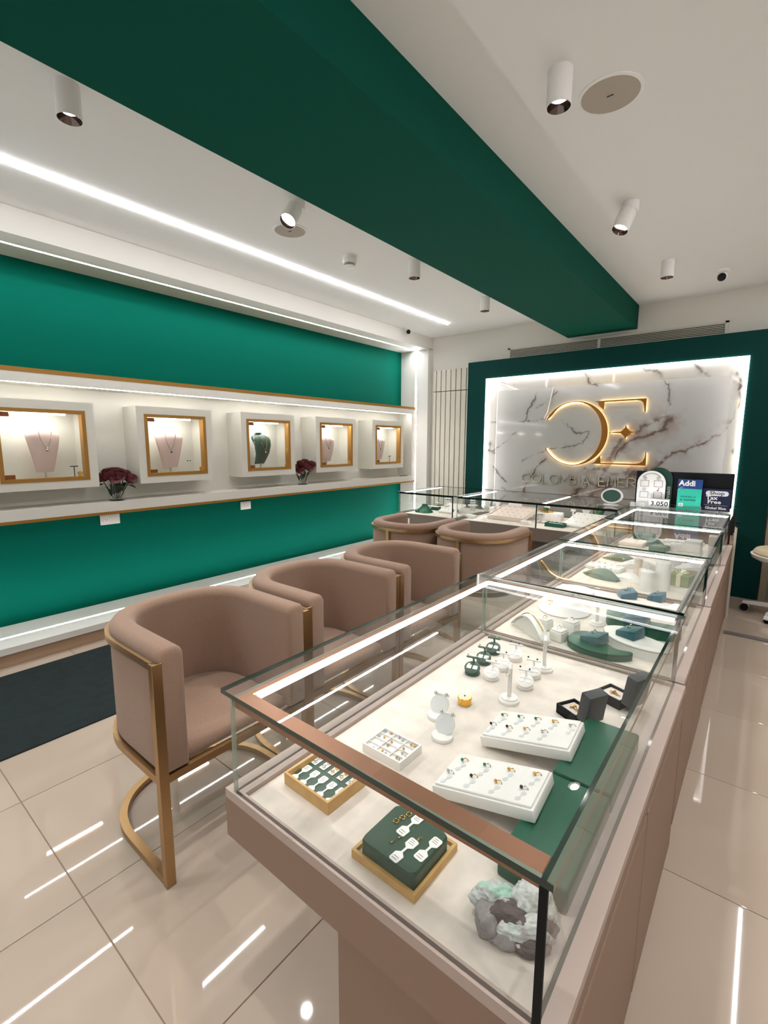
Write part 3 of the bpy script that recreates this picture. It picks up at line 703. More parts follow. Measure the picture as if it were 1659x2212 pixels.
for k, (px, py, pz) in enumerate([(-.02, -.075, .20), (.03, -.05, .175), (0, -.02, .245), (.02, .02, .215), (-.03, .06, .255), (.02, .10, .235), (.035, .055, .19)]):
    q = rose(VX+px*.25, 3.622+py*.3, 1.0285+.016, px*.9, py*.85, pz-.05, 1.55, 'dark red rose in the right vase, '+RP2[k], 'roses in the right vase')
    leaf_on(q, (px*.3, py*.25, .03+.005*k), (px*5+.1, py*5, 1.4), .08, .02)

def outlet(y, z, wd, label, twin):
    r = thing('wall_outlet', label, 'outlet', (XG, y, z), 0, 'white wall outlets')
    build('face_plate', B().box(0, .009, -wd/2, wd/2, -.042, .042, .004, 2), 'plastic_white', r, 40)
    for s in ((-1, 1) if twin else (-1,)):
        o = build('socket', B().box(.008, .0105, s*wd*.2-.02, s*wd*.2+.02, -.022, .022, .001, 1), 'paper', r, 0)
        b = B(); b.box(.0102, .0112, s*wd*.2-.009, s*wd*.2-.006, .001, .012); b.box(.0102, .0112, s*wd*.2+.006, s*wd*.2+.009, .001, .012); b.box(.0102, .0112, s*wd*.2-.003, s*wd*.2+.003, -.012, -.007)
        build('slot', b, 'black', o, 0)
outlet(1.643, .850, .155, 'wide white wall outlet below the fuller rose vase', False)
outlet(2.99, .834, .125, 'white twin outlet on the green wall under the middle of the shelf', True)

tag(build('floor_mat', B().box(-3.70, -2.695, -1.6, 1.72, .0, .008, .003, 1), 'rug', None, 0), 'black rectangular floor mat beside the green wall', 'mat')

# ------------------------------------------------------------------ tub chairs
def upath(front, a, b_, xs, n=28, p=2.35):
    """U-shaped plan path: straight arms from x=front to xs, then a super-ellipse round the back"""
    pts = [(front, -b_), (front*.5+xs*.5, -b_)]
    for i in range(n+1):
        t = -PI/2-PI*i/n; c, s = math.cos(t), math.sin(t)
        pts.append((xs+a*math.copysign(abs(c)**(2/p), c), b_*math.copysign(abs(s)**(2/p), s)))
    return pts+[(front*.5+xs*.5, b_), (front, b_)]
def make_chair(label):
    r = thing('tub_chair', label, 'chair', (0, 0, 0), 0, 'pink tub chairs')
    rect = lambda w0, w1, z0, z1: [(w0, z0), (w0, z1), (w1, z1), (w1, z0)]
    P = upath(.285, .31, .313, .015)
    build('top_rail', B().sweep(P, rect(-.012, .012, .778, .803)), 'brass', r, 30)
    build('middle_rail', B().sweep(P, rect(-.012, .012, .376, .404)), 'brass', r, 30)
    build('floor_ring', B().sweep(P, rect(-.014, .014, .0, .026)), 'brass', r, 30)
    for s in (-1, 1): build('leg', B().box(.272, .298, s*.313-.0165, s*.313+.0165, 0, .803, .001, 1), 'brass', r, 0)
    build('leg', B().box(-.309, -.285, -.014, .014, .02, .785), 'brass', r, 0)
    build('crossbar', B().box(.270, .292, -.30, .30, .376, .404), 'brass', r, 0)
    # padded shell, inside the rail
    z0, z1, rd = .412, .842, .034; sec = []
    for u, v in ((-.014, z0), (-.014, z1-rd)): sec.append((u, v))
    for i in range(1, 6): a = PI-PI/2*i/6; sec.append((-.014-(-rd)-0+rd*math.cos(a), z1-rd+rd*math.sin(a)))
    hi = .076
    for i in range(0, 7): a = PI/2-PI/2*i/6; sec.append((hi-rd+rd*math.cos(a), z1-rd+rd*math.sin(a)))
    sec.append((hi, z0))
    # the path runs with the room outside on its right, so the left offset points inwards
    sh_ = [(-(o), z) for o, z in sec]
    def off(P, o_, z):  return P
    Pi = upath(.300, .292, .296, .015)
    b = B(); n = len(Pi); ends = []                 # cap ends rounded off in three steps
    def ring_at(i, ins, sx):
        a = Vector(Pi[max(0, i-1)]); c = Vector(Pi[min(n-1, i+1)]); t = (c-a).normalized(); nn = Vector((-t.y, t.x)); mo, mz = -(hi-.014)/2, (z0+z1)/2
        return [(Pi[i][0]+sx+nn.x*(o+math.copysign(min(ins, abs(mo-o)), mo-o)), Pi[i][1]+nn.y*(o+math.copysign(min(ins, abs(mo-o)), mo-o)), z-(ins if z > mz else -ins*.5)) for o, z in sh_]
    rings = [ring_at(0, q, sx) for q, sx in ((.018, .0), (.009, -.004), (.003, -.010), (0, -.020))]+[ring_at(i, 0, 0) for i in range(1, n-1)]+[ring_at(n-1, q, sx) for q, sx in ((0, -.020), (.003, -.010), (.009, -.004), (.018, .0))]
    b.loft(rings); build('backrest', b, 'fabric_chair', r, 50)
    # seat cushion
    Q = upath(.262, .222, .222, .015); rings = []
    for ins, z in ((.004, .405), (.0, .42), (.0, .435), (.010, .452), (.030, .463), (.07, .468)):
        rings.append([(max(-.9, x*(1-ins/.3)), y*(1-ins/.25), z) for x, y in Q])
    front = [[(x+(.026*math.sin(PI*min(1, (z-.395)/.09))*max(0, 1-abs(y)/.24) if x > .2 else 0), y, z) for x, y, z in rg] for rg in rings]
    build('seat', B().loft(front), 'fabric_chair', r, 50)
    return r
c0 = make_chair('pink tub chair nearest the viewer, its brass leg on the open floor')
c0.location = (-1.745, .968, 0)
dup(c0, (-1.765, 1.632, 0), 0, 'second pink tub chair beside the long counter')
dup(c0, (-1.765, 2.296, 0), 0, 'third pink tub chair beside the long counter')
dup(c0, (-2.398, 3.335, 0), PI/2, 'pink tub chair seen from behind, nearer the green wall')
dup(c0, (-1.735, 3.335, 0), PI/2, 'pink tub chair seen from behind, nearer the long counter')
# ------------------------------------------------------------------ glass display counters
ZG0, ZG1, ZB, ZF = .893, .905, .645, .515       # glass top, base rim, fascia bottom
DECK = .634
def glass_box(b, axis, x0, x1, y0, y1, z0, z1):
    """a pane: two clear faces, dark polished edges (material 1)"""
    b.box(x0, x1, y0, y1, z0, z1); k = {'z': (0, 1), 'y': (2, 3), 'x': (4, 5)}[axis]
    b.mi[-6:] = [0 if i in k else 1 for i in range(6)]
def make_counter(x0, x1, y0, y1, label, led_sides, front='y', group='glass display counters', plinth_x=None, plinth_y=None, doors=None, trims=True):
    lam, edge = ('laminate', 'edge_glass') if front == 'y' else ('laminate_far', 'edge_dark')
    r = thing('display_counter', label, 'display counter', ((x0+x1)/2, (y0+y1)/2, 0), 0, group)
    xb1 = x1+.020
    # body
    b = B(); b.box(x0, xb1, y0, y1, ZF, ZB-.024)
    wpart('fascia', b, lam, r, 0)
    ox0, ox1, oy0, oy1 = x0+.055, x1-.012, y0+.020, y1-.012
    b = B(); b.box(x0, ox0, y0, y1, ZB-.024, ZB); b.box(ox1, xb1, y0, y1, ZB-.024, ZB); b.box(ox0, ox1, y0, oy0, ZB-.024, ZB); b.box(ox0, ox1, oy1, y1, ZB-.024, ZB)
    wpart('rim', b, 'laminate_rim_lit' if front == 'y' else lam, r, 0)
    if plinth_x is not None:
        wpart('plinth', B().box(plinth_x, xb1-.004, y0+.018, y1, 0, ZF), 'laminate', r, 0)
        for da, db in doors or []:
            wpart('door', B().box(xb1-.004, xb1+.003, da, db, .05, ZB-.06, .0015, 1), 'laminate', r, 0)
    else:
        wpart('plinth', B().box(x0+.02, x1, plinth_y, y1, 0, ZF), lam, r, 0)
    dk = wpart('deck_board', B().box(ox0+.0005, ox1-.0005, oy0+.0005, oy1-.0005, ZB-.024, DECK, .002, 1), 'deck', r, 0)
    # panes
    b = B(); glass_box(b, 'z', x0, x1, y0, y1, ZG0, ZG1)
    wpart('top_glass', b, ['pane', edge], r, 0)
    for xa in (x0+.028, x1-.020):
        b = B(); glass_box(b, 'x', xa, xa+.008, y0+.006, y1-.012, ZB, ZG0); wpart('side_glass', b, ['pane_side', 'edge_glass'] if xa > x0+.1 else ['pane', 'edge_clear'], r, 0)
    b = B(); glass_box(b, 'y', x0+.036, x1-.020, y0+.006, y0+.014, ZB, ZG0)
    wpart('front_glass', b, ['pane', 'edge_clear'], r, 0)
    wpart('seal_strip', B().box(x1-.0205, x1-.008, y0+.002, y0+.007, ZB, ZG0), 'black', r, 0)
    b = B(); glass_box(b, 'y', x0+.036, x1-.020, y1-.020, y1-.012, ZB, ZG0)
    wpart('back_glass', b, ['pane', 'edge_clear'], r, 0)
    if front == 'y':
        b = B(); b.box(x0+.036, x1-.022, y0+.014, y0+.052, ZG0-.006, ZG0-.0006); b.box(x0+.036, x1-.022, y0+.0145, y0+.019, ZG0-.026, ZG0-.006)
        if trims: wpart('bronze_trim', b, 'bronze_trim', r, 0)
        wpart('gold_strip', B().box(x0+.0365, x0+.054, y0+.052, y1-.022, ZG0-.008, ZG0-.0006), 'bronze_trim', r, 0)
        wpart('light_strip', strip(B(), 'y', y0+.064, y1-.030, x0+.064, ZG0-.006, .018, .009), 'led_case' if y0 < 1 else 'led_case_far', r, 0)
        wpart('light_strip', strip(B(), 'x', x0+.06, x1-.03, y1-.0315, ZG0-.006, .022, .009), 'led_case' if y0 < 1 else 'led_case_far', r, 0)
        if y0 > 1: wpart('metal_edge', B().box(x1-.030, x1-.021, y0+.06, y1-.045, ZG0-.006, ZG0-.0006), 'alu', r, 0)
    else:
        wpart('light_strip', strip(B(), 'y', y0+.05, y1-.05, x0+.05, ZG0-.006, .018, .009), 'led_case', r, 0)
        wpart('bronze_trim', B().box(x0+.036, x1-.022, y0+.014, y0+.03, ZG0-.012, ZG0-.0006), 'chrome_dark', r, 0)
    return r
PXW = -.61
c1 = make_counter(-.982, -.175, .592, 1.912, 'glass display counter nearest the viewer with the raw emerald rock inside', None, plinth_x=PXW, doors=[(.62, 1.24), (1.25, 1.86)])
for o in c1.children:                           # the near pane is not quite level
    if o.name.startswith('top_glass'): o.matrix_local = Matrix.Translation((0, 0, .899)) @ Matrix.Rotation(R(.8), 4, 'Y') @ Matrix.Translation((0, 0, -.899))
make_counter(-.986, -.182, 1.926, 2.952, 'second glass counter of the long row, with the green half-moon risers', None, plinth_x=PXW, doors=[(1.97, 2.44), (2.45, 2.92)])
make_counter(-.990, -.186, 2.974, 4.055, 'third glass counter of the long row, with white cylinders and a gift box', None, plinth_x=PXW, doors=[(3.02, 3.50), (3.51, 4.02)])
make_counter(-.992, -.190, 4.075, 4.945, 'fourth glass counter of the long row, in front of the signs', None, plinth_x=PXW, doors=[(4.10, 4.5), (4.51, 4.92)])
for x0, x1, lb in ((-3.545, -2.735, 'glass counter at the left end of the far row, with the green neck stand'), (-2.725, -1.022, 'long glass counter of the far row, with the big pale tray')):
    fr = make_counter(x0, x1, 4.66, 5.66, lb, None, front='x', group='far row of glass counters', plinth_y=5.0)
wpart('joint', B().box(-1.782, -1.772, 4.662, 4.675, ZB, ZG0), 'edge_glass', fr, 0)
wpart('light_strip', strip(B(), 'y', 4.71, 5.60, -1.75, ZG0-.006, .018, .009), 'led_case', fr, 0)
# corner cabinet between the rows
r = thing('corner_cabinet', 'low corner cabinet under the signs at the end of the long counter', 'cabinet', (-.59, 5.23, 0))
wpart('body', B().box(-.995, -.17, 4.955, 5.66, 0, ZB), 'laminate', r, 0)
b = B(); glass_box(b, 'z', -.992, -.186, 4.952, 5.66, ZG0, ZG1); wpart('top_glass', b, ['pane', 'edge_glass'], r, 0)
b = B(); b.box(-.985, -.965, 5.49, 5.51, ZB, ZG0); b.box(-.215, -.195, 5.49, 5.51, ZB, ZG0); b.box(-.985, -.965, 4.965, 4.985, ZB, ZG0); b.box(-.215, -.195, 4.965, 4.985, ZB, ZG0)
wpart('post', b, 'chrome_dark', r, 0)
b = B(); b.box(-.168, -.152, 4.96, 5.03, 0, .80); o = build('end_post', b, 'slat', None, 0); tag(o, 'pale upright post at the end of the long counter row', 'post')
b = B(); b.box(-.175, -.138, 4.955, 4.985, .832, .85, .004, 1); b.tube([(-.172, 4.955, .835), (-.16, 4.93, .815), (-.142, 4.925, .80)], .006, 6); tag(build('clip', b, 'black', None), 'black clip on the pale post at the end of the long counter', 'clip')
r = thing('wall_outlet', 'small white plate on the base of the far counter behind the chairs', 'outlet', (-3.72, 4.655, .555))
r.location = (-3.378, 4.659, .553)
build('face_plate', B().box(-.035, .035, -.006, .001, -.035, .035, .002, 1), 'plastic_white', r, 40)

for o in list(COL.objects): o['_before'] = 1
# ------------------------------------------------------------------ nearest counter: what lies in it
ORD = ['first', 'second', 'third', 'fourth', 'fifth', 'sixth', 'seventh']
def nth(i, n): return 'leftmost' if i == 0 else ('rightmost' if i == n-1 else ORD[i]+' from the left')

D = DECK+.0005
def tray(name, label, x, y, w, h, ht, wall, m, inner=None, rz=0, floor_t=.006, group=None, z=None):
    r = thing(name, label, 'tray', (x, y, D if z is None else z), rz, group)
    b = B(); b.box(-w/2, w/2, -h/2, -h/2+wall, 0, ht); b.box(-w/2, w/2, h/2-wall, h/2, 0, ht); b.box(-w/2, -w/2+wall, -h/2+wall, h/2-wall, 0, ht); b.box(w/2-wall, w/2, -h/2+wall, h/2-wall, 0, ht); b.box(-w/2+wall, w/2-wall, -h/2+wall, h/2-wall, 0, floor_t*.6)
    build('frame', b, m, r, 0)
    if inner: build('lining', B().box(-w/2+wall, w/2-wall, -h/2+wall, h/2-wall, floor_t*.6, floor_t), inner, r, 0)
    return r
TAG = []
def tag_poly(L, w, wn):
    p = [(-w/2, -L/2+.003), (-w/2+.003, -L/2), (w/2-.003, -L/2), (w/2, -L/2+.003), (w/2, -L*.2), (wn/2, -L*.1), (wn/2, L*.1), (w/2, L*.2), (w/2, L/2-.003), (w/2-.003, L/2), (-w/2+.003, L/2), (-w/2, L/2-.003), (-w/2, L*.2), (-wn/2, L*.1), (-wn/2, -L*.1), (-w/2, -L*.2)]
    return p
def price_tag(x, y, z, rz, L, w, label, group):
    r = thing('price_tag', label, 'tag', (x, y, z), rz, group)
    build('card', B().prism(tag_poly(L, w, w*.22), 0, .0008), 'paper', r, 0)
    b = B()
    for k in range(3): b.box(-w*.32, w*.3-.002*k, L*.27+.005*k, L*.27+.005*k+.0012, .0008, .001)
    for k in range(2): b.box(-w*.3, w*.26, -L*.42+.006*k, -L*.42+.006*k+.0014, .0008, .001)
    build('print', b, 'paper_ink', r, 0)
    return r
t = tray('wooden_tray', 'light wooden tray lined in dark green with five white hourglass tags', -.790, .750, .162, .130, .032, .006, 'wood_light', 'leather_darkgreen', -.03, .016)
for k in range(5):
    price_tag(-.853+.031*k, .7245-.001*k, D+.0166, -.03, .070, .020, 'white hourglass price tag in the green-lined wooden tray, '+nth(k, 5), 'tags in the wooden tray')
    c = thing('earring_card', 'small white earring card at the back of the wooden tray, '+nth(k, 5), 'card', (-.853+.031*k, .787, D+.0166), -.03, 'earring cards in the wooden tray')
    build('card', B().box(-.009, .009, -.018, .018, 0, .001), 'paper', c, 0)
    for s in (-.008, .008): build('earring', B().torus((0, s, .004), .0042, .0014, 10, 5), 'gold' if k in (2, 3) else 'silver', c, 60)
t = tray('wooden_tray', 'shallow light wooden tray under the dark green leather pad', -.5145, .713, .164, .156, .018, .007, 'wood_light', 'cream', -.015, .008)
pad = thing('jewelry_pad', 'dark green rounded leather pad standing in the shallow wooden tray', 'pad', (-.511, .708, D+.008), -.015)
b = B(); q = rrect(.140, .132, .016, 5); q2 = rrect(.130, .122, .014, 5); b.prism(q, 0, .033); b.prism(q, .033, .039, rrect(.134, .126, .015, 5)); build('cushion', b, 'leather_darkgreen', pad, 30)
build('stitch_line', B().sweep(rrect(.136, .128, .016, 5), [(-.0006, .0335), (-.0006, .035), (.0006, .035), (.0006, .0335)], True), 'black', pad, 0)
PZ0 = D+.0475
for k, (x, y) in enumerate([(-.519, .738), (-.492, .680), (-.456, .712)]):
    price_tag(x, y, PZ0, -.12, .070, .022, ['white tag at the back of the green pad below three hoops', 'white tag at the front of the green pad beside two hooks', 'white tag at the right of the green pad beside one hook'][k], None)
for k, (x, y) in enumerate([(-.549, .728), (-.544, .744), (-.538, .760)]):
    o = build('hoop_earring', B().torus((0, 0, 0), .0058, .0009, 16, 5), 'gold', None, 60, (x, y, PZ0+.001)); tag(o, 'small gold hoop on the green pad, '+['nearest', 'middle', 'farthest'][k]+' of three', 'earring', 'hoops on the green pad')
for k, (x, y) in enumerate([(-.522, .680), (-.517, .698)]):
    o = build('hook_earring', B().tube([(0, .006, 0), (.001, 0, .001), (-.001, -.004, .001), (-.004, -.005, 0)], .001, 5), 'gold', None, 60, (x, y, PZ0+.001)); tag(o, 'tiny gold J hook on the green pad, '+['nearer', 'farther'][k]+' of the pair', 'earring', 'hooks on the green pad')
tag(build('hook_earring', B().tube([(.003, .007, 0), (-.002, .006, .001), (-.001, -.005, .001), (.004, -.005, 0)], .001, 5), 'gold', None, 60, (-.482, .718, PZ0+.001)), 'tiny gold bracket-shaped hook at the right of the green pad', 'earring')

# emerald rock: displaced ball with patches of white matrix, green crystal and dark shale
from mathutils import noise as mn
LUMPS = [((.036, .016, .046), (.036, .031, .034), 'w'), ((-.030, .020, .034), (.042, .027, .027), 'g'), ((-.006, -.010, .032), (.052, .030, .030), 'd'), ((-.046, -.008, .024), (.030, .027, .026), 'p'),
         ((.022, -.030, .026), (.046, .019, .024), 'w'), ((.052, -.022, .022), (.028, .026, .025), 'd'), ((.026, -.046, .014), (.028, .018, .016), 'd'), ((.0, .0, .016), (.055, .040, .018), 'p'), ((.062, .0, .03), (.022, .028, .026), 'w'), ((-.012, -.034, .016), (.034, .018, .018), 'p')]
PAL = {'w': (.56, .58, .55), 'g': (.54, .57, .54), 'd': (.105, .082, .08), 'p': (.27, .245, .245)}
V = []; F = []; C = []; rr_ = random.Random(11)
for k, (c, rad, kind) in enumerate(LUMPS):
    bm = bmesh.new(); bmesh.ops.create_icosphere(bm, subdivisions=5 if kind != 'p' else 4, radius=1); off = Vector((k*3.1, k*1.7, k*.9))
    PL = [(Vector((rr_.uniform(-1, 1), rr_.uniform(-1, 1), rr_.uniform(-.3, 1))).normalized(), rr_.uniform(.66, .88)) for _ in range(9 if kind in 'dp' else 4)]
    n0 = len(V)
    for v in bm.verts:
        n = v.co.normalized(); d = 1.0+.16*mn.fractal(n*1.8+off, 1, 2, 3)
        for pn, pd in PL:
            q = n.dot(pn)
            if q > .05: d = min(d, (pd+.03*mn.noise(n*5+off))/q)
        d += (.075 if kind in 'wg' else .03)*mn.fractal(n*(5 if kind in 'wg' else 8)+off, 1, 2, 4)
        p = Vector((.92*c[0]+1.14*n.x*rad[0]*d, .92*c[1]+1.14*n.y*rad[1]*d, max(0, c[2]+1.1*n.z*rad[2]*d))); V.append(tuple(p))
        f = mn.fractal(p*160, 1, 2, 3); pat = mn.noise(p*45+off); base = Vector(PAL[kind])
        if kind == 'g' and mn.noise(p*38+Vector((2, 0, 0)))+10*(p.z-.045) > .16: base = Vector((.38, .60, .49))
        if kind == 'w' and pat > .36: base = Vector((.54, .61, .57))
        if kind == 'w' and pat < -.35: base = Vector((.42, .40, .39))
        if kind == 'd' and pat > .42: base = Vector((.46, .44, .43))
        base = base*(1+.22*f); C.append((max(.02, base.x), max(.02, base.y), max(.02, base.z), 1))
    bm.verts.index_update(); F += [tuple(n0+v.index for v in fc.verts) for fc in bm.faces]; bm.free()
me = bpy.data.meshes.new('mineral_rock'); me.from_pydata(V, [], F); me.materials.append(MATS['rock'])
ca = me.color_attributes.new('Col', 'FLOAT_COLOR', 'POINT'); ca.data.foreach_set('color', np.array(C, dtype=np.float32).ravel())
me.polygons.foreach_set('use_smooth', [True]*len(me.polygons)); me.set_sharp_from_angle(angle=R(38)); me.update()
o = link('mineral_rock', me); o.location = (-.277, .712, D); o.rotation_euler = (0, 0, .62); tag(o, 'rough grey and white rock with green crystals at the near right corner', 'rock')

# white divided earring tray
t = tray('earring_tray', 'small white tray of twelve cells with gold studs', -.738, .957, .134, .100, .024, .005, 'leather_white', 'leather_white', -.02, .016)
b = B()
for k in (1, 2): b.box(-.067+.134*k/3-.001, -.067+.134*k/3+.001, -.045, .045, .016, .022)
for k in (1, 2, 3): b.box(-.062, .062, -.05+.1*k/4-.001, -.05+.1*k/4+.001, .016, .022)
build('divider', b, 'leather_white', t, 0)
for i in range(3):
    for j in range(4):
        for s in (-.008, .009):
            if random.random() < .18: continue
            o = build('stud_earring', B().ball((0, 0, .002), .0036, 8, 5), random.choice(['gold', 'gold', 'silver']), None, 60, (-.738-.045+.045*i+s+random.uniform(-.004, .004), .957-.0375+.025*j+random.uniform(-.006, .006), D+.018)); tag(o, '%s stud of the white cell tray: %s row, %s' % ('left' if s < 0 else 'right', ORD[j], nth(i, 3)), 'earring', 'studs in the white cell tray')

# two tilted white ring slabs leaning on the green pads
def slab(x, y, wx, wy, n, rows, label, group, ring_label, skip=()):
    tilt = -math.asin(.05/wx); T = TR(x, y, D+.0475, .07, 0, tilt); rt = thing('ring_slab', label, 'ring display', (x, y, D+.0475), 0); rt.rotation_euler = T.to_euler()
    build('body', B().box(-wx/2, wx/2, -wy/2, wy/2, -.0165, .012, .003, 2), 'leather_white', rt, 40)
    build('top_cushion', B().box(-wx/2+.005, wx/2-.005, -wy/2+.005, wy/2-.005, .010, .018, .004, 2), 'leather_white', rt, 40)
    k = 0
    for j in range(rows):
        for i in range(n):
            if (i, j) in skip: continue
            lx = -wx/2+wx*(i+.6)/(n+.1)-.012*j; ly = wy*(.22 if j == 0 else -.14)+random.uniform(-.006, .006)
            q = thing('ring', ring_label+', %s row, %s' % ('back' if j == 0 else 'front', nth(i, n)), 'ring', T @ Vector((lx, ly, .018)), 0, group); q.rotation_euler = (T @ Matrix.Rotation(.3+random.uniform(-.3, .3), 4, 'Z')).to_euler()
            g = 'gold' if (i+j) % 3 != 1 else 'silver'
            build('band', B().at(TR(.006, 0, .0005, 0, PI/2-.5, 0)).torus((0, 0, .0), .0068, .0012, 14, 5), g, q, 60)
            build('stone', B().ball((-.002, 0, .006), .0042, 8, 5), random.choice([g, g, 'stone_dark', 'emerald']), q, 40)
            cc = thing('ring_tag', 'tiny clear tag on the %s white slab, %s row, %s' % (ring_label.split()[5], 'back' if j == 0 else 'front', nth(i, n)), 'tag', T @ Vector((lx+.004, ly-.024, .0184)), 0, 'tags on the white slabs'); cc.rotation_euler = (T @ Matrix.Rotation(-.35, 4, 'Z')).to_euler()
            build('card', B().prism(tag_poly(.034, .012, .003), 0, .0006), 'frosted', cc, 0)
slab(-.443, 1.215, .250, .160, 5, 2, 'white tilted ring slab leaning on the green pads, beside the black boxes', 'rings on the farther white slab', 'small gem ring on the farther white slab', {(4, 1)})
slab(-.440, .962, .252, .150, 4, 2, 'white tilted ring slab leaning on the green pads, nearer the counter front', 'rings on the nearer white slab', 'small gem ring on the nearer white slab')
for k, (ya, yb, lb) in enumerate(((.785, 1.088, 'flat dark green pad nearest the rock, under the nearer slab'), (1.092, 1.395, 'flat dark green pad beside the black boxes, under the farther slab'))):
    p = thing('display_pad', lb, 'pad', (-.275, (ya+yb)/2, D), 0)
    wpart('body', B().box(-.346, -.206, ya, yb, D, D+.052, .006, 3), 'leather_green', p, 40)

# black boxes with raised lids
def black_box(x, y, rz, w, h, label, m):
    r = thing('jewelry_box', label, 'box', (x, y, D), rz)
    b = B(); b.box(-w/2, w/2, -h/2, h/2, 0, .006); b.box(-w/2, -w/2+.005, -h/2, h/2, 0, .032); b.box(w/2-.005, w/2, -h/2, h/2, 0, .032); b.box(-w/2, w/2, -h/2, -h/2+.005, 0, .032); b.box(-w/2, w/2, h/2-.005, h/2, 0, .032)
    build('base', b, 'black', r, 0)
    build('cushion', B().box(-w/2+.005, w/2-.005, -h/2+.005, h/2-.005, .006, .024, .002, 1), 'box_inside', r, 0)
    T = TR(w/2+.002, 0, .028, 0, 0, .16)
    build('lid', B().at(T).box(0, .036, -h/2, h/2, 0, w+.012, .003, 2), 'box_black', r, 40)
    build('hinge', B().tube([(w/2, -h/2+.01, .03), (w/2, h/2-.01, .03)], .003, 6), 'black', r, 40)
    j = thing('brooch', 'gold piece on the pale cushion of ' + ('the black box nearer the slab' if m else 'the black box farther from the slab'), 'jewelry', (x, y, D+.025), rz)
    build('body', B().tube([(-.018, 0, .002), (-.004, .003, .004), (.010, -.002, .004), (.02, 0, .002)], [.002, .0042, .003, .0015], 6), 'gold', j, 60)
    build('stone', B().ball((-.004, .003, .006), .005, 8, 5), 'gold', j, 40)
    build('cross_piece', B().tube([(-.01, -.012, .003), (-.006, .014, .003)], .002, 6), 'gold', j, 60)
black_box(-.400, 1.455, -.50, .082, .075, 'open black jewellery box with raised lid, nearer the white slab', 1)
black_box(-.325, 1.632, -.38, .090, .080, 'open black jewellery box with raised lid, at the glass beside its twin', 0)

# T stands
def t_stand(x, y, z, h, label, rad=.034, ear=True, rz=.35, m='leather_white', sub_=True):
    r = thing('earring_stand', label, 'stand', (x, y, z), rz, None)
    build('foot', B().lathe([(rad, 0), (rad, .008), (rad*.92, .011), (rad*.82, .012), (rad*.8, .017), (rad*.3, .019), (0, .019)], seg=32), m, r, 40)
    build('post', B().box(-.007, .007, -.007, .007, .018, h-.01, .002, 1), m, r, 0)
    build('crossbar', B().box(-.005, .005, -.026, .026, h-.022, h, .002, 1), m, r, 0)
    if ear:
        for s in (-.02, .02): build('earring', B().at(TR(-.006, s, h-.026, 0, PI/2)).torus((0, 0, 0), .0065, .001, 12, 5), 'silver', r, 60)
    return r
t_stand(-.597, 1.408, D, .130, 'white T-shaped earring stand in the middle of the nearest counter')
t_stand(-.588, 1.700, D, .130, 'white T-shaped earring stand at the far edge of the nearest deck')
g = thing('round_box', 'small round gold box with a jewel on its lid', 'box', (-.704, 1.302, D))
build('body', B().lathe([(.0225, 0), (.0225, .018), (.024, .019), (.024, .024), (.022, .026)], seg=32), 'gold', g, 40)
build('lid_inset', B().lathe([(.0185, .0255), (.016, .027), (0, .027)], seg=28), 'leather_cream', g, 40)
build('jewel', B().ball((0, 0, .028), .003, 8, 5), 'stone_dark', g, 40)

def ear_puck(x, y, m, label, group, rz=.2, tilt=.42):
    r = thing('earring_stand', label, 'stand', (x, y, D), rz, group)
    build('foot', B().lathe([(.027, 0), (.0285, .003), (.0285, .008), (.026, .010), (0, .010)], seg=28), m, r, 40)
    T = TR(0, .003, .010, 0, tilt)
    build('disc', B().at(T).lathe([(.0, -.002), (.028, 0), (.0295, .004), (.0295, .009), (.027, .011), (0, .011)], (0, .0, .010), 28), m, r, 40)
    build('wedge', B().prism([(-.02, -.015), (.02, -.015), (.02, .018), (-.02, .018)], .008, .017), m, r, 0)
    for s in (-1, 1): build('card', B().at(T).box(s*.0115-.009, s*.0115+.009, -.010, .008, .0205, .022, .002, 1), 'paper', r, 0)
    b = B(); b.at(T).box(-.003, .003, .022, .028, .016, .045); b.box(-.026, .026, .022, .028, .042, .047)
    build('crossbar', b, m, r, 0)
    return r
gl, wl = 'dark green round earring puck with two white cards, on the left of the deck', 'white round earring puck with two pale cards, middle of the deck'
for k, (x, y) in enumerate(((-.784, 1.503), (-.791, 1.607), (-.803, 1.714))): ear_puck(x, y, 'leather_darkgreen', ['nearest', 'middle', 'farthest'][k]+' of the three dark green round earring pucks with white cards', 'green earring pucks')
ws_ = [(-.712, 1.515), (-.713, 1.606), (-.708, 1.712), (-.592, 1.530), (-.600, 1.622)]
WPN = ['nearest white earring puck beside the green pucks', 'middle white earring puck beside the green pucks', 'farthest white earring puck beside the green pucks', 'nearer white earring puck between the two T stands', 'farther white earring puck between the two T stands']
for k, (x, y) in enumerate(ws_): ear_puck(x, y, 'leather_white', WPN[k], 'white earring pucks')
for k, (x, y) in enumerate([(-.784, 1.503), (-.791, 1.607), (-.803, 1.714)]+ws_):
    for s in (-.017, .017):
        o = build('earring', B().ball((0, 0, 0), .0035, 8, 5), 'stone_dark' if k > 3 else 'silver', None, 40, (x+s-.008, y+.012, D+.066)); tag(o, '%s stud on the %s' % ('left' if s < 0 else 'right', (['nearest green earring puck', 'middle green earring puck', 'farthest green earring puck']+WPN)[k]), 'earring', 'studs on the earring pucks')
def big_puck(x, y, rz, label):
    r = thing('earring_stand', label, 'stand', (x, y, D), rz, None)
    build('foot', B().lathe([(.032, 0), (.033, .004), (.031, .010), (0, .011)], seg=30), 'leather_white', r, 40)
    T = TR(0, .006, .008, 0, .95)
    build('disc', B().at(T).lathe([(0, .0), (.030, 0), (.031, .003), (.030, .006), (0, .006)], (0, .028, 0), 30), 'frosted', r, 40)
    build('crossbar', B().at(T).box(-.026, .026, .054, .062, 0, .006, .001, 1), 'leather_white', r, 0)
    for s in (-.018, .018):
        build('earring', B().at(T).ball((s, .060, .010), .0055, 8, 6), 'silver', r, 40)
    return r
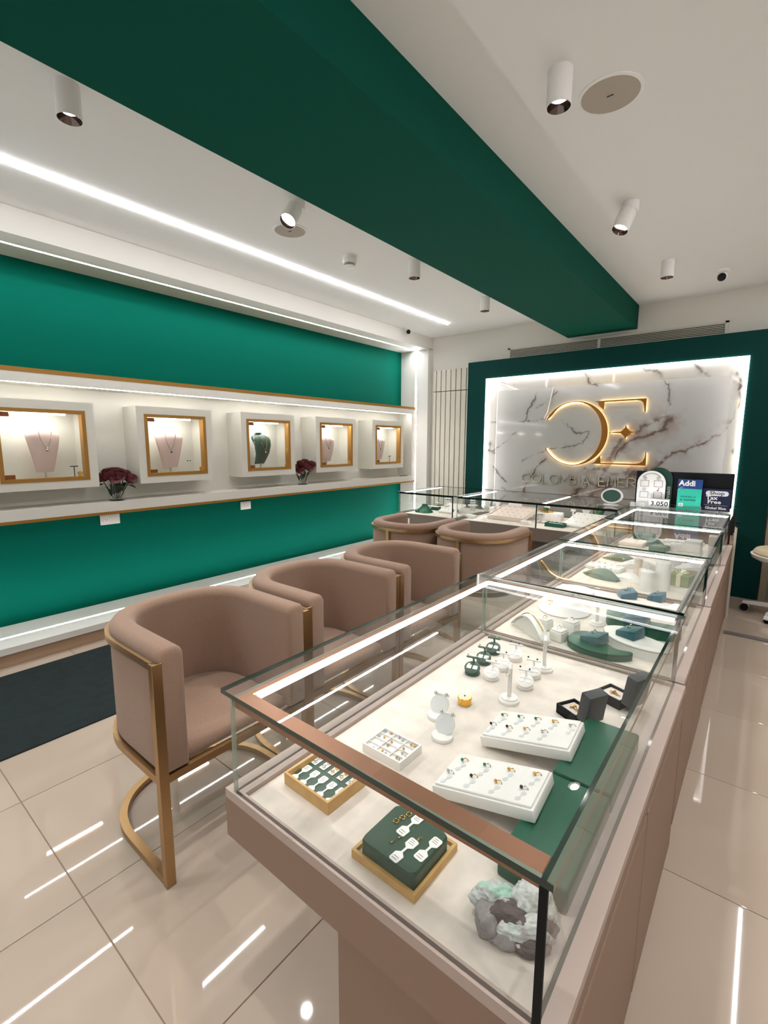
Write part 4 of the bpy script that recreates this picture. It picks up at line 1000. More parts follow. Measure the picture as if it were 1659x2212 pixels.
big_puck(-.732, 1.182, .25, 'frosted round earring stand with two crystal studs, behind its twin')
big_puck(-.664, 1.100, .15, 'frosted round earring stand in front of its twin')

# ------------------------------------------------------------------ second counter
def ring_on(x, y, z, rz, label, group=None, m='silver', stone='silver', s=1.0):
    r = thing('ring', label, 'ring', (x, y, z), rz, group)
    build('band', B().at(TR(0, 0, .0085*s, 0, PI/2)).torus((0, 0, 0), .0085*s, .0013*s, 18, 6), m, r, 60)
    build('stone', B().lathe([(.0, .016*s), (.0042*s, .0185*s), (.003*s, .021*s), (0, .0213*s)], seg=8), stone, r, 0)
    return r
ar = thing('bracelet_arch', 'white curved bracelet arch with a thin gold bangle', 'stand', (-.765, 2.000, D), -.60)
P = [(-.125+.25*i/24, .075*math.sin(PI*i/24)**.9) for i in range(25)]; b = B(); rings = []
for i, (x, z) in enumerate(P): rings.append([(x, -.022, z+.004), (x, .022, z+.004), (x, .022, z+.010), (x, 0, z+.014), (x, -.022, z+.010)])
build('arch', B().loft(rings), 'leather_white', ar, 50)
build('side_panel', B().prism([(p[0], p[1]) for p in P]+[(.125, 0)], -.010, .010).at(None), 'leather_white', ar, 40)
o = ar.children[-1]; o.rotation_euler = (PI/2, 0, 0)
build('bangle', B().tube([(x, .004, z+.017) for x, z in P[3:-3]], .002, 6), 'gold', ar, 60)
def ring_cube(x, y, rz, m, label, group=None, s=.060, h=.044, z=None, ringm='silver', rl=None, rg=None):
    z = D if z is None else z
    r = thing('ring_box', label, 'ring holder', (x, y, z), rz, group)
    build('body', B().box(-s/2, s/2, -s/2, s/2, 0, h, .005, 2), m, r, 40)
    build('cap', B().box(-s/2+.003, s/2-.003, -s/2+.003, s/2-.003, h-.002, h+.008, .005, 2), m, r, 40)
    build('slit', B().box(-.002, .002, -s/2+.009, s/2-.009, h+.0078, h+.0085), 'box_inside', r, 0)
    ring_on(x, y, z+h+.003, rz+.5, rl or 'silver ring in the slit of a white cube', rg, ringm)
for k, (x, y, rz) in enumerate(((-.735, 2.10, -.2), (-.640, 2.015, -.25), (-.630, 2.150, -.2))):
    ring_cube(x, y, rz, 'leather_white', 'white leather ring cube '+['nearest the bracelet arch', 'in front of its two twins', 'behind and right of its two twins'][k], 'white ring cubes', rl='silver ring in the white cube '+['nearest the bracelet arch', 'in front of its two twins', 'behind and right of its two twins'][k], rg='rings in the white cubes')
dm = thing('round_riser', 'large white sloping round riser with gold rings, behind the white cubes', 'riser', (-.745, 2.405, D))
build('body', B().lathe([(.125, 0), (.128, .006), (.118, .014), (.075, .042), (.062, .052), (.058, .055), (0, .055)], seg=44), 'leather_white', dm, 35)
for k, (x, y) in enumerate(((-.80, 2.35), (-.765, 2.41))):
    q = thing('ring', 'chunky gold ring on the large white round riser, '+['on its slope', 'on its flat top'][k], 'ring', (x, y, D+(.046 if k == 0 else .055)), .4, 'gold rings on the round riser'); build('band', B().at(TR(0, 0, .006)).torus((0, 0, 0), .011, .004, 18, 6), 'gold', q, 60); build('stone', B().ball((.011, 0, .006), .004, 8, 5), 'gold', q, 40)
t_stand(-.560, 2.30, D, .125, 'white T-shaped earring stand in the second counter')
q = thing('cuff_link', 'small brown bronze clip between the arch and the white cubes', 'jewelry', (-.800, 2.16, D)); build('body', B().box(-.012, .012, -.006, .006, 0, .012, .003, 2), 'brass_dark', q, 40); build('pin', B().tube([(-.018, 0, .004), (.018, 0, .004)], .002, 6), 'brass_dark', q, 60)
def riser(x, poly, h, m, label):
    cx = sum(p[0] for p in poly)/len(poly); cy = sum(p[1] for p in poly)/len(poly); n = len(poly); sm = []
    P = [Vector((a-cx, b_-cy)) for a, b_ in poly]
    for i in range(n):                                   # Catmull-Rom round the outline
        p0, p1, p2, p3 = P[i-1], P[i], P[(i+1) % n], P[(i+2) % n]
        for k in range(5):
            t = k/5; c = .5*((2*p1)+(p2-p0)*t+(2*p0-5*p1+4*p2-p3)*t*t+(3*p1-p0-3*p2+p3)*t*t*t); sm.append((c.x, c.y))
    r = thing('curved_riser', label, 'riser', (cx, cy, D))
    ins = [(a*.965, b_*.965) for a, b_ in sm]
    b = B(); b.prism(sm, 0, h-.003); b.prism(sm, h-.003, h, ins); build('body', b, m, r, 35)
    build('seam', B().sweep(sm, [(-.0008, h-.008), (-.0008, h-.006), (.0008, h-.006), (.0008, h-.008)], True), 'deck_edge' if m == 'leather_white' else 'black', r, 0)
riser(0, [(-.343, 2.0), (-.37, 1.955), (-.43, 1.922), (-.50, 1.922), (-.56, 1.945), (-.598, 1.99), (-.60, 2.065), (-.56, 2.12), (-.50, 2.10), (-.45, 2.035), (-.40, 1.995)], .032, 'leather_green', 'low dark green half-moon riser with a teal ring wedge')
riser(0, [(-.50, 2.20), (-.475, 2.11), (-.40, 2.05), (-.31, 2.03), (-.235, 2.05), (-.225, 2.11), (-.29, 2.16), (-.36, 2.19), (-.43, 2.245)], .046, 'leather_white', 'white half-moon riser with a teal ring wedge')
riser(0, [(-.545, 2.42), (-.52, 2.33), (-.44, 2.28), (-.34, 2.27), (-.245, 2.30), (-.225, 2.37), (-.29, 2.37), (-.38, 2.365), (-.45, 2.42), (-.50, 2.48)], .052, 'leather_green', 'tall dark green crescent riser at the back of the second counter')
def wedge(x, y, z, rz, m, label, s=.084, h=.046, ring=True, rl=None):
    r = thing('ring_wedge', label, 'ring holder', (x, y, z), rz)
    vs = [(-s/2, -s/2, 0), (s/2, -s/2, 0), (s/2, s/2, 0), (-s/2, s/2, 0), (-s/2, -s/2, h*.5), (s/2, -s/2, h*.9), (s/2*.94, s/2*.9, h*1.05), (-s/2*.94, s/2*.9, h*.62)]
    bm = bmesh.new(); vv = [bm.verts.new(p) for p in vs]
    for f in ((0, 3, 2, 1), (4, 5, 6, 7), (0, 1, 5, 4), (1, 2, 6, 5), (2, 3, 7, 6), (3, 0, 4, 7)): bm.faces.new([vv[i] for i in f])
    bmesh.ops.bevel(bm, geom=bm.edges[:], offset=.004, segments=2, profile=.5, affect='EDGES'); bm.verts.index_update()
    b = B(); b.add([v.co.copy() for v in bm.verts], [[v.index for v in f.verts] for f in bm.faces]); bm.free()
    build('body', b, m, r, 40)
    build('slit', B().box(-.014, .014, -.0015, .0015, h*.72, h*.79), 'black', r, 0)
    if ring: ring_on(x, y, z+h*.74, rz+.8, rl, None, 'silver')
wedge(-.495, 2.015, D+.032, -.35, 'teal_velvet', 'teal velvet ring wedge on the low green half-moon riser', rl='silver ring on the teal wedge of the low green riser')
wedge(-.385, 2.135, D+.046, -.35, 'teal_velvet', 'teal velvet ring wedge on the white half-moon riser', rl='silver ring on the teal wedge of the white riser')
wedge(-.395, 2.315, D+.052, -.1, 'teal_blue', 'blue-teal velvet block on the tall dark green crescent', s=.092, h=.05, ring=False)
o = thing('round_riser', 'plain white round riser at the far end of the second counter', 'riser', (-.775, 2.66, D)); build('body', B().lathe([(.105, 0), (.105, .038), (.098, .043), (0, .043)], seg=44), 'leather_white', o, 35); build('seam', B().torus((0, 0, .034), .1055, .001, 44, 5), 'deck_edge', o, 60)
riser(0, [(-.62, 2.62), (-.55, 2.58), (-.44, 2.57), (-.33, 2.58), (-.255, 2.64), (-.245, 2.76), (-.30, 2.80), (-.33, 2.72), (-.42, 2.68), (-.52, 2.68), (-.60, 2.70)], .03, 'leather_white', 'low white crescent riser at the far end of the second counter')
wedge(-.545, 2.84, D, .5, 'teal_blue', 'left blue-teal ring wedge at the far end of the second counter', s=.085, h=.05, rl='silver ring on the left blue-teal wedge')
wedge(-.405, 2.885, D, -.2, 'teal_blue', 'right blue-teal ring wedge at the far end of the second counter', s=.075, h=.05, rl='silver ring on the right blue-teal wedge')

# ------------------------------------------------------------------ third counter
def leaf_pad(x, y, rz, L, w, h, m, label, nring=4, z=None, rg=None):
    z = D if z is None else z
    r = thing('leaf_pad', label, 'ring display', (x, y, z), rz); rings = []
    for i in range(13):
        t = i/12; hw = w/2*(math.sin(PI*(.04+.92*t))**.6); zz = .004+h*math.sin(PI*t*.9)**1.2
        rings.append([(-L/2+L*t, -hw, 0), (-L/2+L*t, hw, 0), (-L/2+L*t, hw*.95, zz*.55), (-L/2+L*t, hw*.5, zz), (-L/2+L*t, -hw*.4, zz), (-L/2+L*t, -hw*.95, zz*.6)])
    build('body', B().loft(rings), m, r, 50)
    for k in range(nring):
        t = .2+.5*k/max(1, nring-1); lx = -L/2+L*t; c, s = math.cos(rz), math.sin(rz); ly = w*.18
        ring_on(x+c*lx-s*ly, y+s*lx+c*ly, z+.002+h*math.sin(PI*t*.9)**1.2, rz, 'silver ring, %s along the %s' % (ORD[k], label.replace('grey-green leaf-shaped ', 'green ').replace(' of the third counter', '').replace('nearer the middle', 'in front').replace(' in the middle of the fourth counter', ' of the fourth counter')), 'rings on the ' + label)
leaf_pad(-.77, 3.18, -.45, .26, .13, .05, 'green_grey', 'grey-green leaf-shaped pad nearer the middle of the third counter', 4)
leaf_pad(-.785, 3.74, -.1, .24, .11, .04, 'green_grey', 'grey-green leaf-shaped pad at the back of the third counter', 4)
leaf_pad(-.64, 3.60, .1, .26, .12, .05, 'leather_white', 'long white wave-shaped pad at the back of the third counter', 0)
leaf_pad(-.62, 3.20, -.3, .20, .12, .045, 'leather_white', 'white wave-shaped pad beside the grey-green leaf pad', 0)
s = thing('ring_slab', 'flat white ring slab with small rings in the third counter', 'ring display', (-.80, 3.40, D), -.1); build('body', B().box(-.12, .12, -.06, .06, 0, .022, .004, 2), 'leather_white', s, 40); build('top_cushion', B().box(-.115, .115, -.055, .055, .021, .026, .002, 1), 'leather_white', s, 40)
for k in range(5): ring_on(-.88+.04*k, 3.41-.004*k, D+.025, .3, 'silver ring on the flat white slab of the third counter, '+nth(k, 5), 'rings on the third counter slab')
def cyl_stand(x, y, rad, h, m, label, ring=False, z=None):
    z = D if z is None else z
    r = thing('cylinder_stand', label, 'stand', (x, y, z)); build('body', B().lathe([(rad, 0), (rad, h-.004), (rad-.004, h)], seg=32), m, r, 35); build('top_cap', B().lathe([(rad-.004, h), (rad-.008, h+.002), (0, h+.002)], seg=32), m, r, 35)
    if ring: ring_on(x, y, z+h, .5, 'silver ring on the top of the ' + label)
cyl_stand(-.485, 3.055, .038, .118, 'leather_white', 'shorter white cylinder stand beside the tall one', True)
cyl_stand(-.418, 3.125, .040, .170, 'leather_white', 'tall white cylinder stand next to the gift box', False)
cyl_stand(-.585, 3.32, .024, .125, 'leather_cream', 'slim cream cylinder behind the white cylinder stands', False)
cyl_stand(-.545, 3.245, .022, .08, 'leather_cream', 'short slim cream cylinder behind the shorter white cylinder', False)
cyl_stand(-.40, 3.46, .035, .15, 'leather_white', 'white cylinder stand half hidden behind the tall one', False)
gf = thing('gift_box', 'olive green gift box with a cream ribbon', 'box', (-.345, 3.30, D), -.2)
build('body', B().box(-.055, .055, -.045, .045, 0, .062, .002, 1), 'olive', gf, 0); build('lid', B().box(-.058, .058, -.048, .048, .050, .070, .002, 1), 'olive', gf, 0)
build('ribbon', B().box(-.012, .012, -.0495, .0495, 0, .0715), 'cream', gf, 0)
b = B()
for sx in (-1, 1): b.at(TR(0, 0, .072, 0, 0, 0)).tube([(0, 0, 0), (sx*.02, .01, .016), (sx*.04, 0, .014), (sx*.02, -.01, .002), (0, 0, 0)], .004, 6)
build('bow', b, 'cream', gf, 60)
leaf_pad(-.305, 3.42, .5, .20, .11, .03, 'leather_white', 'white leaf-shaped dish above the gift box', 0, D+.085)
o = COL.objects.get('leaf_pad.004')
cyl_stand(-.305, 3.44, .03, .083, 'leather_cream', 'short cream post under the white leaf-shaped dish', False)

# ------------------------------------------------------------------ fourth counter
def block(name, x, y, w, h, ht, m, label, cat, rz=0, z=None, top=None):
    r = thing(name, label, cat, (x, y, D if z is None else z), rz); build('body', B().box(-w/2, w/2, -h/2, h/2, 0, ht, .004, 2), m, r, 40)
    build('top_cushion', B().box(-w/2+.006, w/2-.006, -h/2+.006, h/2-.006, ht-.003, ht+.003, .002, 1), top or m, r, 40); return r
block('ring_slab', -.825, 4.40, .19, .20, .03, 'leather_cream', 'pale cream ring slab at the left of the fourth counter', 'ring display', -.05)
ring_on(-.80, 4.36, D+.033, .4, 'silver ring lying on the cream slab of the fourth counter')
leaf_pad(-.69, 4.46, .6, .17, .09, .06, 'green_grey', 'dark grey-green wave pad in the middle of the fourth counter', 2)
block('ring_slab', -.615, 4.285, .12, .12, .04, 'green_grey', 'square grey-green slab beside the white cylinder of the fourth counter', 'ring display', -.2)
ring_on(-.61, 4.30, D+.043, .4, 'silver ring on the square grey-green slab')
cyl_stand(-.51, 4.36, .042, .062, 'leather_white', 'low white cylinder stand in the fourth counter', True)
block('display_block', -.40, 4.42, .11, .14, .09, 'leather_white', 'tall white block in the fourth counter', 'riser', -.05)
block('display_block', -.275, 4.55, .075, .12, .12, 'leather_cream', 'cream upright block at the right of the fourth counter', 'riser', .1)
for k in range(3): o = build('pearl_earring', B().ball((0, 0, .008), .008, 10, 6), 'bead', None, 40, (-.335, 4.25+.03*k, D)); tag(o, 'pearl in the short row of the fourth counter, '+['nearest', 'middle', 'farthest'][k], 'earring', 'pearl row')
block('display_block', -.5, 4.72, .3, .1, .02, 'leather_white', 'long low white board at the back of the fourth counter', 'riser')
block('ring_slab', -.80, 4.72, .16, .12, .05, 'leather_green', 'dark green slab at the back left of the fourth counter', 'ring display')
# ------------------------------------------------------------------ far row of counters
gb = thing('neck_stand', 'wide dark green neck-shaped necklace stand at the left of the far row', 'bust', (-3.27, 4.86, D), -.3)
rings = []
for z, rx, ry, ox in ((0, .13, .105, 0), (.012, .128, .10, 0), (.03, .10, .075, .004), (.055, .065, .05, .010), (.075, .045, .038, .014), (.095, .036, .032, .016), (.105, .036, .032, .016)):
    rings.append([(ox+rx*math.cos(2*PI*i/28), ry*math.sin(2*PI*i/28), z) for i in range(28)])
build('body', B().loft(rings), 'leather_green', gb, 50)
build('necklace', B().tube([(-.05, -.04, .05), (-.05, -.07, .035), (-.03, -.085, .024), (0, -.09, .022)], .0018, 5), 'silver', gb, 60)
block('jewelry_box', -3.26, 5.10, .12, .09, .045, 'leather_green', 'dark green box behind the neck stand of the far row', 'box', 0, None, 'leather_white')
def dish(x, y, h, rad, m, label):
    r = thing('stemmed_dish', label, 'dish', (x, y, D)); build('foot', B().lathe([(rad*.75, 0), (rad*.7, .006), (.009, .012), (.008, h*.6), (rad*.6, h*.72), (rad, h), (rad-.004, h), (rad*.5, h*.78), (0, h*.76)], seg=28, cap=False), m, r, 40)
    build('jewels', B().ball((0, 0, h*.86), rad*.5, 10, 6, .5), 'bead', r, 40)
dish(-3.225, 4.92, .075, .038, 'leather_white', 'low white stemmed dish beside the green neck stand')
dish(-3.20, 5.06, .12, .042, 'pane_clear', 'tall clear stemmed dish behind the low white one')
dish(-3.05, 5.03, .09, .040, 'leather_white', 'white stemmed dish beside the bracelet cylinder')
def bracelets(x, y, label, shelf):
    r = thing('bracelet_stand', label, 'stand', (x, y, D)); build('foot', B().lathe([(.05, 0), (.05, .012), (.034, .016), (.034, .185), (.031, .19), (0, .19)], seg=30), 'leather_white', r, 40)
    if shelf: build('shelf', B().lathe([(.06, .085), (.06, .097), (.034, .1)], seg=30, cap=False), 'leather_white', r, 40)
    for k, (z, m) in enumerate(((.145, 'black'), (.122, 'silver'))): q = thing('bracelet', ('dark' if k == 0 else 'silver') + ' bracelet round the ' + ('right' if shelf else 'left') + ' white bracelet stand', 'bracelet', (x, y, D+z)); build('band', B().torus((0, 0, 0), .0375, .0035, 28, 6), m, q, 60)
bracelets(-3.11, 5.17, 'white cylindrical bracelet stand at the left of the far row', False)
bracelets(-2.78, 5.20, 'white cylindrical bracelet stand with a round shelf in the far row', True)
def ring_board(x, y, w, h, ht, tilt, rz, m, n, k, label, group, rl, lip=False):
    T = TR(x, y, D+ht/2+math.sin(tilt)*h/2, rz, tilt); r = thing('ring_board', label, 'ring display', T.translation); r.rotation_euler = T.to_euler()
    build('body', B().box(-w/2, w/2, -h/2, h/2, -ht/2, ht/2, .004, 2), m, r, 40)
    if lip:
        b = B(); b.box(-w/2, w/2, -h/2, -h/2+.012, ht/2, ht/2+.014); b.box(-w/2, w/2, h/2-.012, h/2, ht/2, ht/2+.014); b.box(-w/2, -w/2+.012, -h/2+.012, h/2-.012, ht/2, ht/2+.014); b.box(w/2-.012, w/2, -h/2+.012, h/2-.012, ht/2, ht/2+.014); build('lip', b, m, r, 0)
    build('cushion', B().box(-w/2+.014, w/2-.014, -h/2+.014, h/2-.014, ht/2-.001, ht/2+.005, .002, 1), m, r, 40)
    for i in range(n):
        for j in range(k):
            p = T @ Vector((-w/2+w*(i+.7)/(n+.4), -h/2+h*(j+.7)/(k+.4), ht/2+.004)); q = thing('ring', rl+', %s row, %s' % (ORD[j], nth(i, n)), 'ring', p, 0, group); q.rotation_euler = T.to_euler()
            build('band', B().at(TR(0, 0, .006, 0, PI/2)).torus((0, 0, 0), .0075, .0016, 10, 4), 'gold' if (i+j) % 2 else 'silver', q, 60)
ring_board(-2.965, 5.02, .26, .24, .025, .35, -.1, 'leather_white', 5, 3, 'white tilted ring board between the bracelet stands', 'rings on the white tilted board', 'ring, board between the bracelet stands')
ring_board(-2.20, 5.06, .44, .40, .035, .20, -.06, 'leather_cream', 6, 4, 'big pale pink tilted ring tray in the middle of the far row', 'rings on the big pale tray', 'ring on the big pale tray', True)
ring_board(-1.42, 5.06, .32, .34, .025, .28, -.15, 'leather_white', 4, 3, 'white tilted ring board at the right end of the far row', 'rings on the right board', 'ring, white board at the right far end')
pyr = thing('pyramid_stand', 'low white pyramid with black drop earrings in the far row', 'stand', (-2.80, 4.82, D), .3); build('body', B().lathe([(.065, 0), (.065, .006), (.01, .045), (0, .046)], seg=4), 'leather_white', pyr, 0)
for s in (-.03, .03): build('earring', B().lathe([(0, 0), (.012, .02), (.004, .045), (0, .05)], (s, 0, .038), 8), 'black', pyr, 40)
block('display_block', -2.585, 4.80, .13, .07, .035, 'leather_white', 'small white box at the front of the middle far counter', 'box', -.15)
block('display_block', -2.52, 5.22, .06, .06, .09, 'leather_white', 'small upright white block behind the big pale tray', 'riser')
block('display_block', -1.935, 4.80, .10, .06, .035, 'leather_white', 'small white box beside the corner of the big pale tray', 'box', -.1)
def hour_stand(x, y, label):
    r = thing('earring_stand', label, 'stand', (x, y, D)); build('disc', B().at(TR(0, 0, .05, 0, PI/2)).lathe([(.045, -.012), (.045, .012)], seg=28), 'leather_white', r, 40); build('foot', B().box(-.05, .05, -.03, .03, 0, .012, .002, 1), 'leather_white', r, 0)
    build('head', B().prism([(-.02, 0), (.02, 0), (.045, .05), (-.045, .05)], -.008, .008), 'leather_white', r, 0); r.children[-1].rotation_euler = (PI/2, 0, 0); r.children[-1].location = (0, 0, .09)
    for s in (-.02, .02): build('earring', B().ball((s, -.018, .05), .008, 8, 5), 'silver', r, 40)
hour_stand(-2.66, 5.36, 'left white earring stand with a round body behind the pale tray'); hour_stand(-2.545, 5.40, 'right white earring stand with a round body behind the pale tray')
ph = thing('necklace_board', 'tall white leaning necklace board behind the pale tray', 'bust', (-2.30, 5.32, D)); b = B(); b.at(TR(0, 0, 0, .1, PI/2-.35)).prism([(-.05, 0), (.05, 0), (.085, .12), (.075, .165), (.03, .178), (0, .165), (-.03, .178), (-.075, .165), (-.085, .12)], -.008, .008); build('board', b, 'leather_white', ph, 30); build('strut', B().tube([(0, .05, .14), (0, .10, .004)], .004, 6), 'silver', ph)
cp = thing('small_goblet', 'small silver goblet with green stones beside the glass divider of the far row', 'goblet', (-1.845, 4.98, D)); build('cup', B().lathe([(.030, 0), (.030, .008), (.012, .014), (.008, .04), (.014, .05), (.032, .065), (.040, .095), (.036, .095), (.02, .062), (0, .058)], seg=24, cap=False), 'silver', cp, 40); build('jewels', B().ball((0, 0, .088), .03, 10, 6, .4), 'green_grey', cp, 40)
build('base_block', B().box(-.045, .045, -.03, .03, -.0003, .006), 'alu', cp, 0)
block('display_block', -1.86, 5.25, .30, .16, .085, 'leather_white', 'white block under the glass dome of the far row', 'riser')
dm = thing('glass_dome', 'glass dome with gold base on a white block', 'dome', (-1.88, 5.25, D+.089)); build('base', B().lathe([(.075, 0), (.075, .02), (.066, .024), (0, .024)], seg=32), 'gold', dm, 40)
build('bell', B().lathe([(.062, .024), (.062, .07), (.05, .105), (.025, .122), (0, .126)], seg=28, cap=False), 'pane_clear', dm, 60); build('knob', B().ball((0, 0, .133), .009, 12, 8), 'leather_white', dm, 60); build('stone', B().ball((0, 0, .06), .032, 14, 10, 1.1), 'leather_white', dm, 40); build('band', B().box(-.03, .03, -.034, -.02, .036, .05), 'emerald', dm, 0)
tr = tray('green_tray', 'small dark green tray at the front of the right far counter', -1.645, 4.86, .19, .11, .04, .008, 'leather_green', 'leather_white', 0, .028)
for x in (-.05, -.01, .04): o = build('ring', B().at(TR(0, 0, .009, 0, PI/2)).torus((0, 0, 0), .009, .002, 14, 5), 'silver', None, 60, (-1.645+x, 4.86, D+.028)); tag(o, 'silver ring in the small dark green tray, '+('leftmost' if x < -.03 else 'middle' if x < 0 else 'rightmost'), 'ring', 'rings in the green tray')
t_stand(-1.665, 5.06, D, .105, 'shorter white T-shaped stand in the right far counter', .034, True, PI/2); t_stand(-1.56, 5.14, D, .16, 'taller white T-shaped stand in the right far counter', .036, True, PI/2)
hour_stand(-1.475, 5.31, 'white round-bodied earring stand beside the taller T stand')
gs = thing('necklace_bust', 'small dark green leaning bust with a pendant at the right of the far row', 'bust', (-1.36, 5.30, D+.055), -.3); rings = []
for t, hw, ox in ((0, .045, 0), (.15, .055, -.004), (.45, .062, -.012), (.75, .075, -.03), (.92, .07, -.04), (1, .05, -.045)): rings.append([(hw*math.cos(2*PI*i/20), -ox+.022*math.sin(2*PI*i/20), .135*t) for i in range(20)])
build('body', B().loft(rings), 'leather_green', gs, 50); build('foot', B().box(-.05, .05, -.03, .05, -.055, .004, .003, 1), 'leather_white', gs, 40); build('chain', B().tube([(-.045, .014, .115), (-.02, -.006, .07), (0, -.016, .05), (.02, -.006, .07), (.045, .014, .115)], .0014, 5), 'gold', gs, 60); build('pendant', B().ball((0, -.019, .044), .007, 8, 5), 'silver', gs, 40)

# the deck lies lower than the rim: things were surveyed at rim height, so slide them along their line of sight
for o in list(COL.objects):
    if o.parent is None and not o.get('_before'): o.location.x *= 1.0205; o.location.y *= 1.0205
for o in list(COL.objects):
    if '_before' in o: del o['_before']
# oval table mirror standing on the far counter
ZT = ZG1+.0005
m = thing('table_mirror', 'small white-rimmed oval table mirror on the far counter', 'mirror', (-1.155, 4.98, ZT), -.25)
T = TR(0, 0, .088, 0, PI/2-.25)
build('rim', B().at(T).sweep([(.098*math.cos(2*PI*i/40), .068*math.sin(2*PI*i/40)) for i in range(40)], [(-.008, -.008), (-.008, .008), (.008, .008), (.008, -.008)], True), 'plastic_white', m, 30)
build('glass', B().at(T).lathe([(0, .004), (.092, .004)], seg=40, sx=1, sy=.067/.092, cap=False), 'arch_green', m, 0); build('backing', B().at(T).lathe([(.094, -.006), (.094, .002)], seg=40, sx=1, sy=.069/.094), 'plastic_white', m, 30)  # no real mirror surface: the green reflection is painted as the glass colour
build('foot', B().lathe([(.075, 0), (.075, .006), (.02, .012), (0, .012)], seg=32, sy=.7), 'plastic_white', m, 40); build('neck', B().tube([(0, .012, .008), (0, .02, .035)], .008, 8), 'plastic_white', m, 40)

# ------------------------------------------------------------------ signs on the corner cabinet
def FACE(x, y, z): return Matrix(((1, 0, 0, x), (0, 0, -1, y), (0, 1, 0, z), (0, 0, 0, 1)))
def up(b, y):                                     # stand a plan shape upright, front at y
    T = Matrix(((1, 0, 0, 0), (0, 0, -1, y), (0, 1, 0, 0), (0, 0, 0, 1))); b.v = [tuple(T @ Vector(p)) for p in b.v]; return b
sg = thing('payment_sign', 'blue and mint payment card stand in a clear holder', 'sign', (-.522, 5.03, ZT))
wpart('card', up(B().prism([(-.618, .907), (-.432, .907), (-.432, 1.182), (-.618, 1.182)], -.004, 0), 5.03), 'blue', sg, 0)
mint = [(-.617, .908), (-.433, .908), (-.433, 1.098)]+[(-.597+.02*math.cos(R(a)), 1.078+.02*math.sin(R(a))) for a in range(90, 181, 15)]
wpart('mint_panel', up(B().prism(mint, 0, .0015), 5.03), 'mint', sg, 0)
wpart('holder', up(B().prism([(-.622, .906), (-.428, .906), (-.428, 1.187), (-.622, 1.187)], .002, .003), 5.03), 'pane_clear', sg, 0)
text_obj('logo_text', 'Addi', .066, 'sign_white', FACE(-.548, 5.0265, 1.146), .001, None, sg, bold=.0022)
text_obj('text', 'cómpralo, ya', .022, 'mint_ink', FACE(-.532, 5.0265, 1.028), .0006, None, sg, sx=1.05, bold=.0004)
text_obj('text', 'a cuotas', .036, 'mint_ink', FACE(-.532, 5.0265, 1.000), .0006, None, sg, sx=1.0, bold=.0014)
b = B(); b.box(-.602, -.568, 5.0268, 5.0285, .935, .967, .0006, 1); wpart('icon', b, 'sign_white', sg, 0)
b = B()
for k in range(3): b.box(-.596, -.574, 5.0260, 5.0268, .941+.008*k, .945+.008*k)
wpart('icon_bars', b, 'mint_ink', sg, 0)
s2 = thing('tax_free_sign', 'dark navy tax free sign with a white pill at the right end', 'sign', (-.33, 5.10, ZT))
wpart('card', up(B().prism([(-.432, .907), (-.222, .907), (-.222, 1.105), (-.432, 1.105)], -.005, 0), 5.10), 'navy', s2, 0)
wpart('pill', up(B().prism(rrect(.168, .044, .0219, 6, -.325, 1.064), 0, .0015), 5.10), 'sign_white', s2, 0)
text_obj('text', 'Shop', .044, 'navy', FACE(-.325, 5.0978, 1.066), .0006, None, s2, sx=1.25, bold=.0006)
text_obj('text', 'Tax', .046, 'sign_white', FACE(-.404, 5.0985, 1.023), .0006, None, s2, 'LEFT', 1.2, .0012)
text_obj('text', 'Free', .046, 'sign_white', FACE(-.391, 5.0985, .987), .0006, None, s2, 'LEFT', 1.2, .0012)
wpart('rule', B().box(-.412, -.243, 5.0985, 5.0998, .9585, .9600), 'sign_white', s2, 0)
text_obj('text', 'Global Blue', .031, 'sign_white', FACE(-.328, 5.0985, .934), .0006, None, s2, sx=1.06, bold=.0010)
mo = thing('monitor', 'black screen standing behind the signs', 'monitor', (-.60, 5.18, ZT))
wpart('screen', B().box(-.985, -.222, 5.165, 5.19, .935, 1.232, .004, 2), 'black_gloss', mo, 0); wpart('bezel', B().box(-.99, -.217, 5.17, 5.20, .93, 1.237, .004, 2), 'black', mo, 0); wpart('stand', B().box(-.70, -.50, 5.15, 5.25, ZT, .935, .004, 1), 'black', mo, 0)
def arch(xa, xb, za, zb, n=20):
    c, rd = (xa+xb)/2, (xb-xa)/2; return [(xa, za), (xb, za)]+[(c+rd*math.cos(PI*i/n), zb-rd+rd*math.sin(PI*i/n)) for i in range(n+1)]
ag = thing('arch_sign', 'dark green arched sign standing behind the white arched one', 'sign', (-.79, 5.13, ZT))
wpart('board', up(B().prism(arch(-.905, -.676, .906, 1.277), -.006, 0), 5.13), 'arch_green', ag, 30)
T = FACE(-.703, 5.1285, 1.03) @ Matrix.Rotation(-PI/2, 4, 'Z'); text_obj('text', 'ESMERALD', .034, 'sign_white', T, .0006, None, ag, sx=.9)
aw = thing('arch_sign', 'white arched sign with four brown squares and small icons', 'sign', (-.836, 5.05, ZT))
wpart('board', up(B().prism(arch(-.955, -.719, .906, 1.247), -.005, 0), 5.05), 'sign_white', aw, 30)
b = B()
for k in range(26):
    a = PI*(.22+.56*k/25); b.at(Matrix.Translation((-.837+.094*math.cos(a), 5.0495, 1.129+.094*math.sin(a)))).box(-.002, .002, -.0015, 0, -.0035, .0035)
wpart('arched_print', b, 'paper_ink', aw, 0)
for i, x in enumerate((-.892, -.778)):
    for j, z in enumerate((1.128, 1.022)):
        w2, h2 = .035, .030; b = B(); t = .003
        b.box(x-w2, x+w2, 5.048, 5.050, z-h2, z-h2+t); b.box(x-w2, x+w2, 5.048, 5.050, z+h2-t, z+h2); b.box(x-w2, x-w2+t, 5.048, 5.050, z-h2, z+h2); b.box(x+w2-t, x+w2, 5.048, 5.050, z-h2, z+h2)
        wpart('square_outline', b, 'sign_brown', aw, 0)
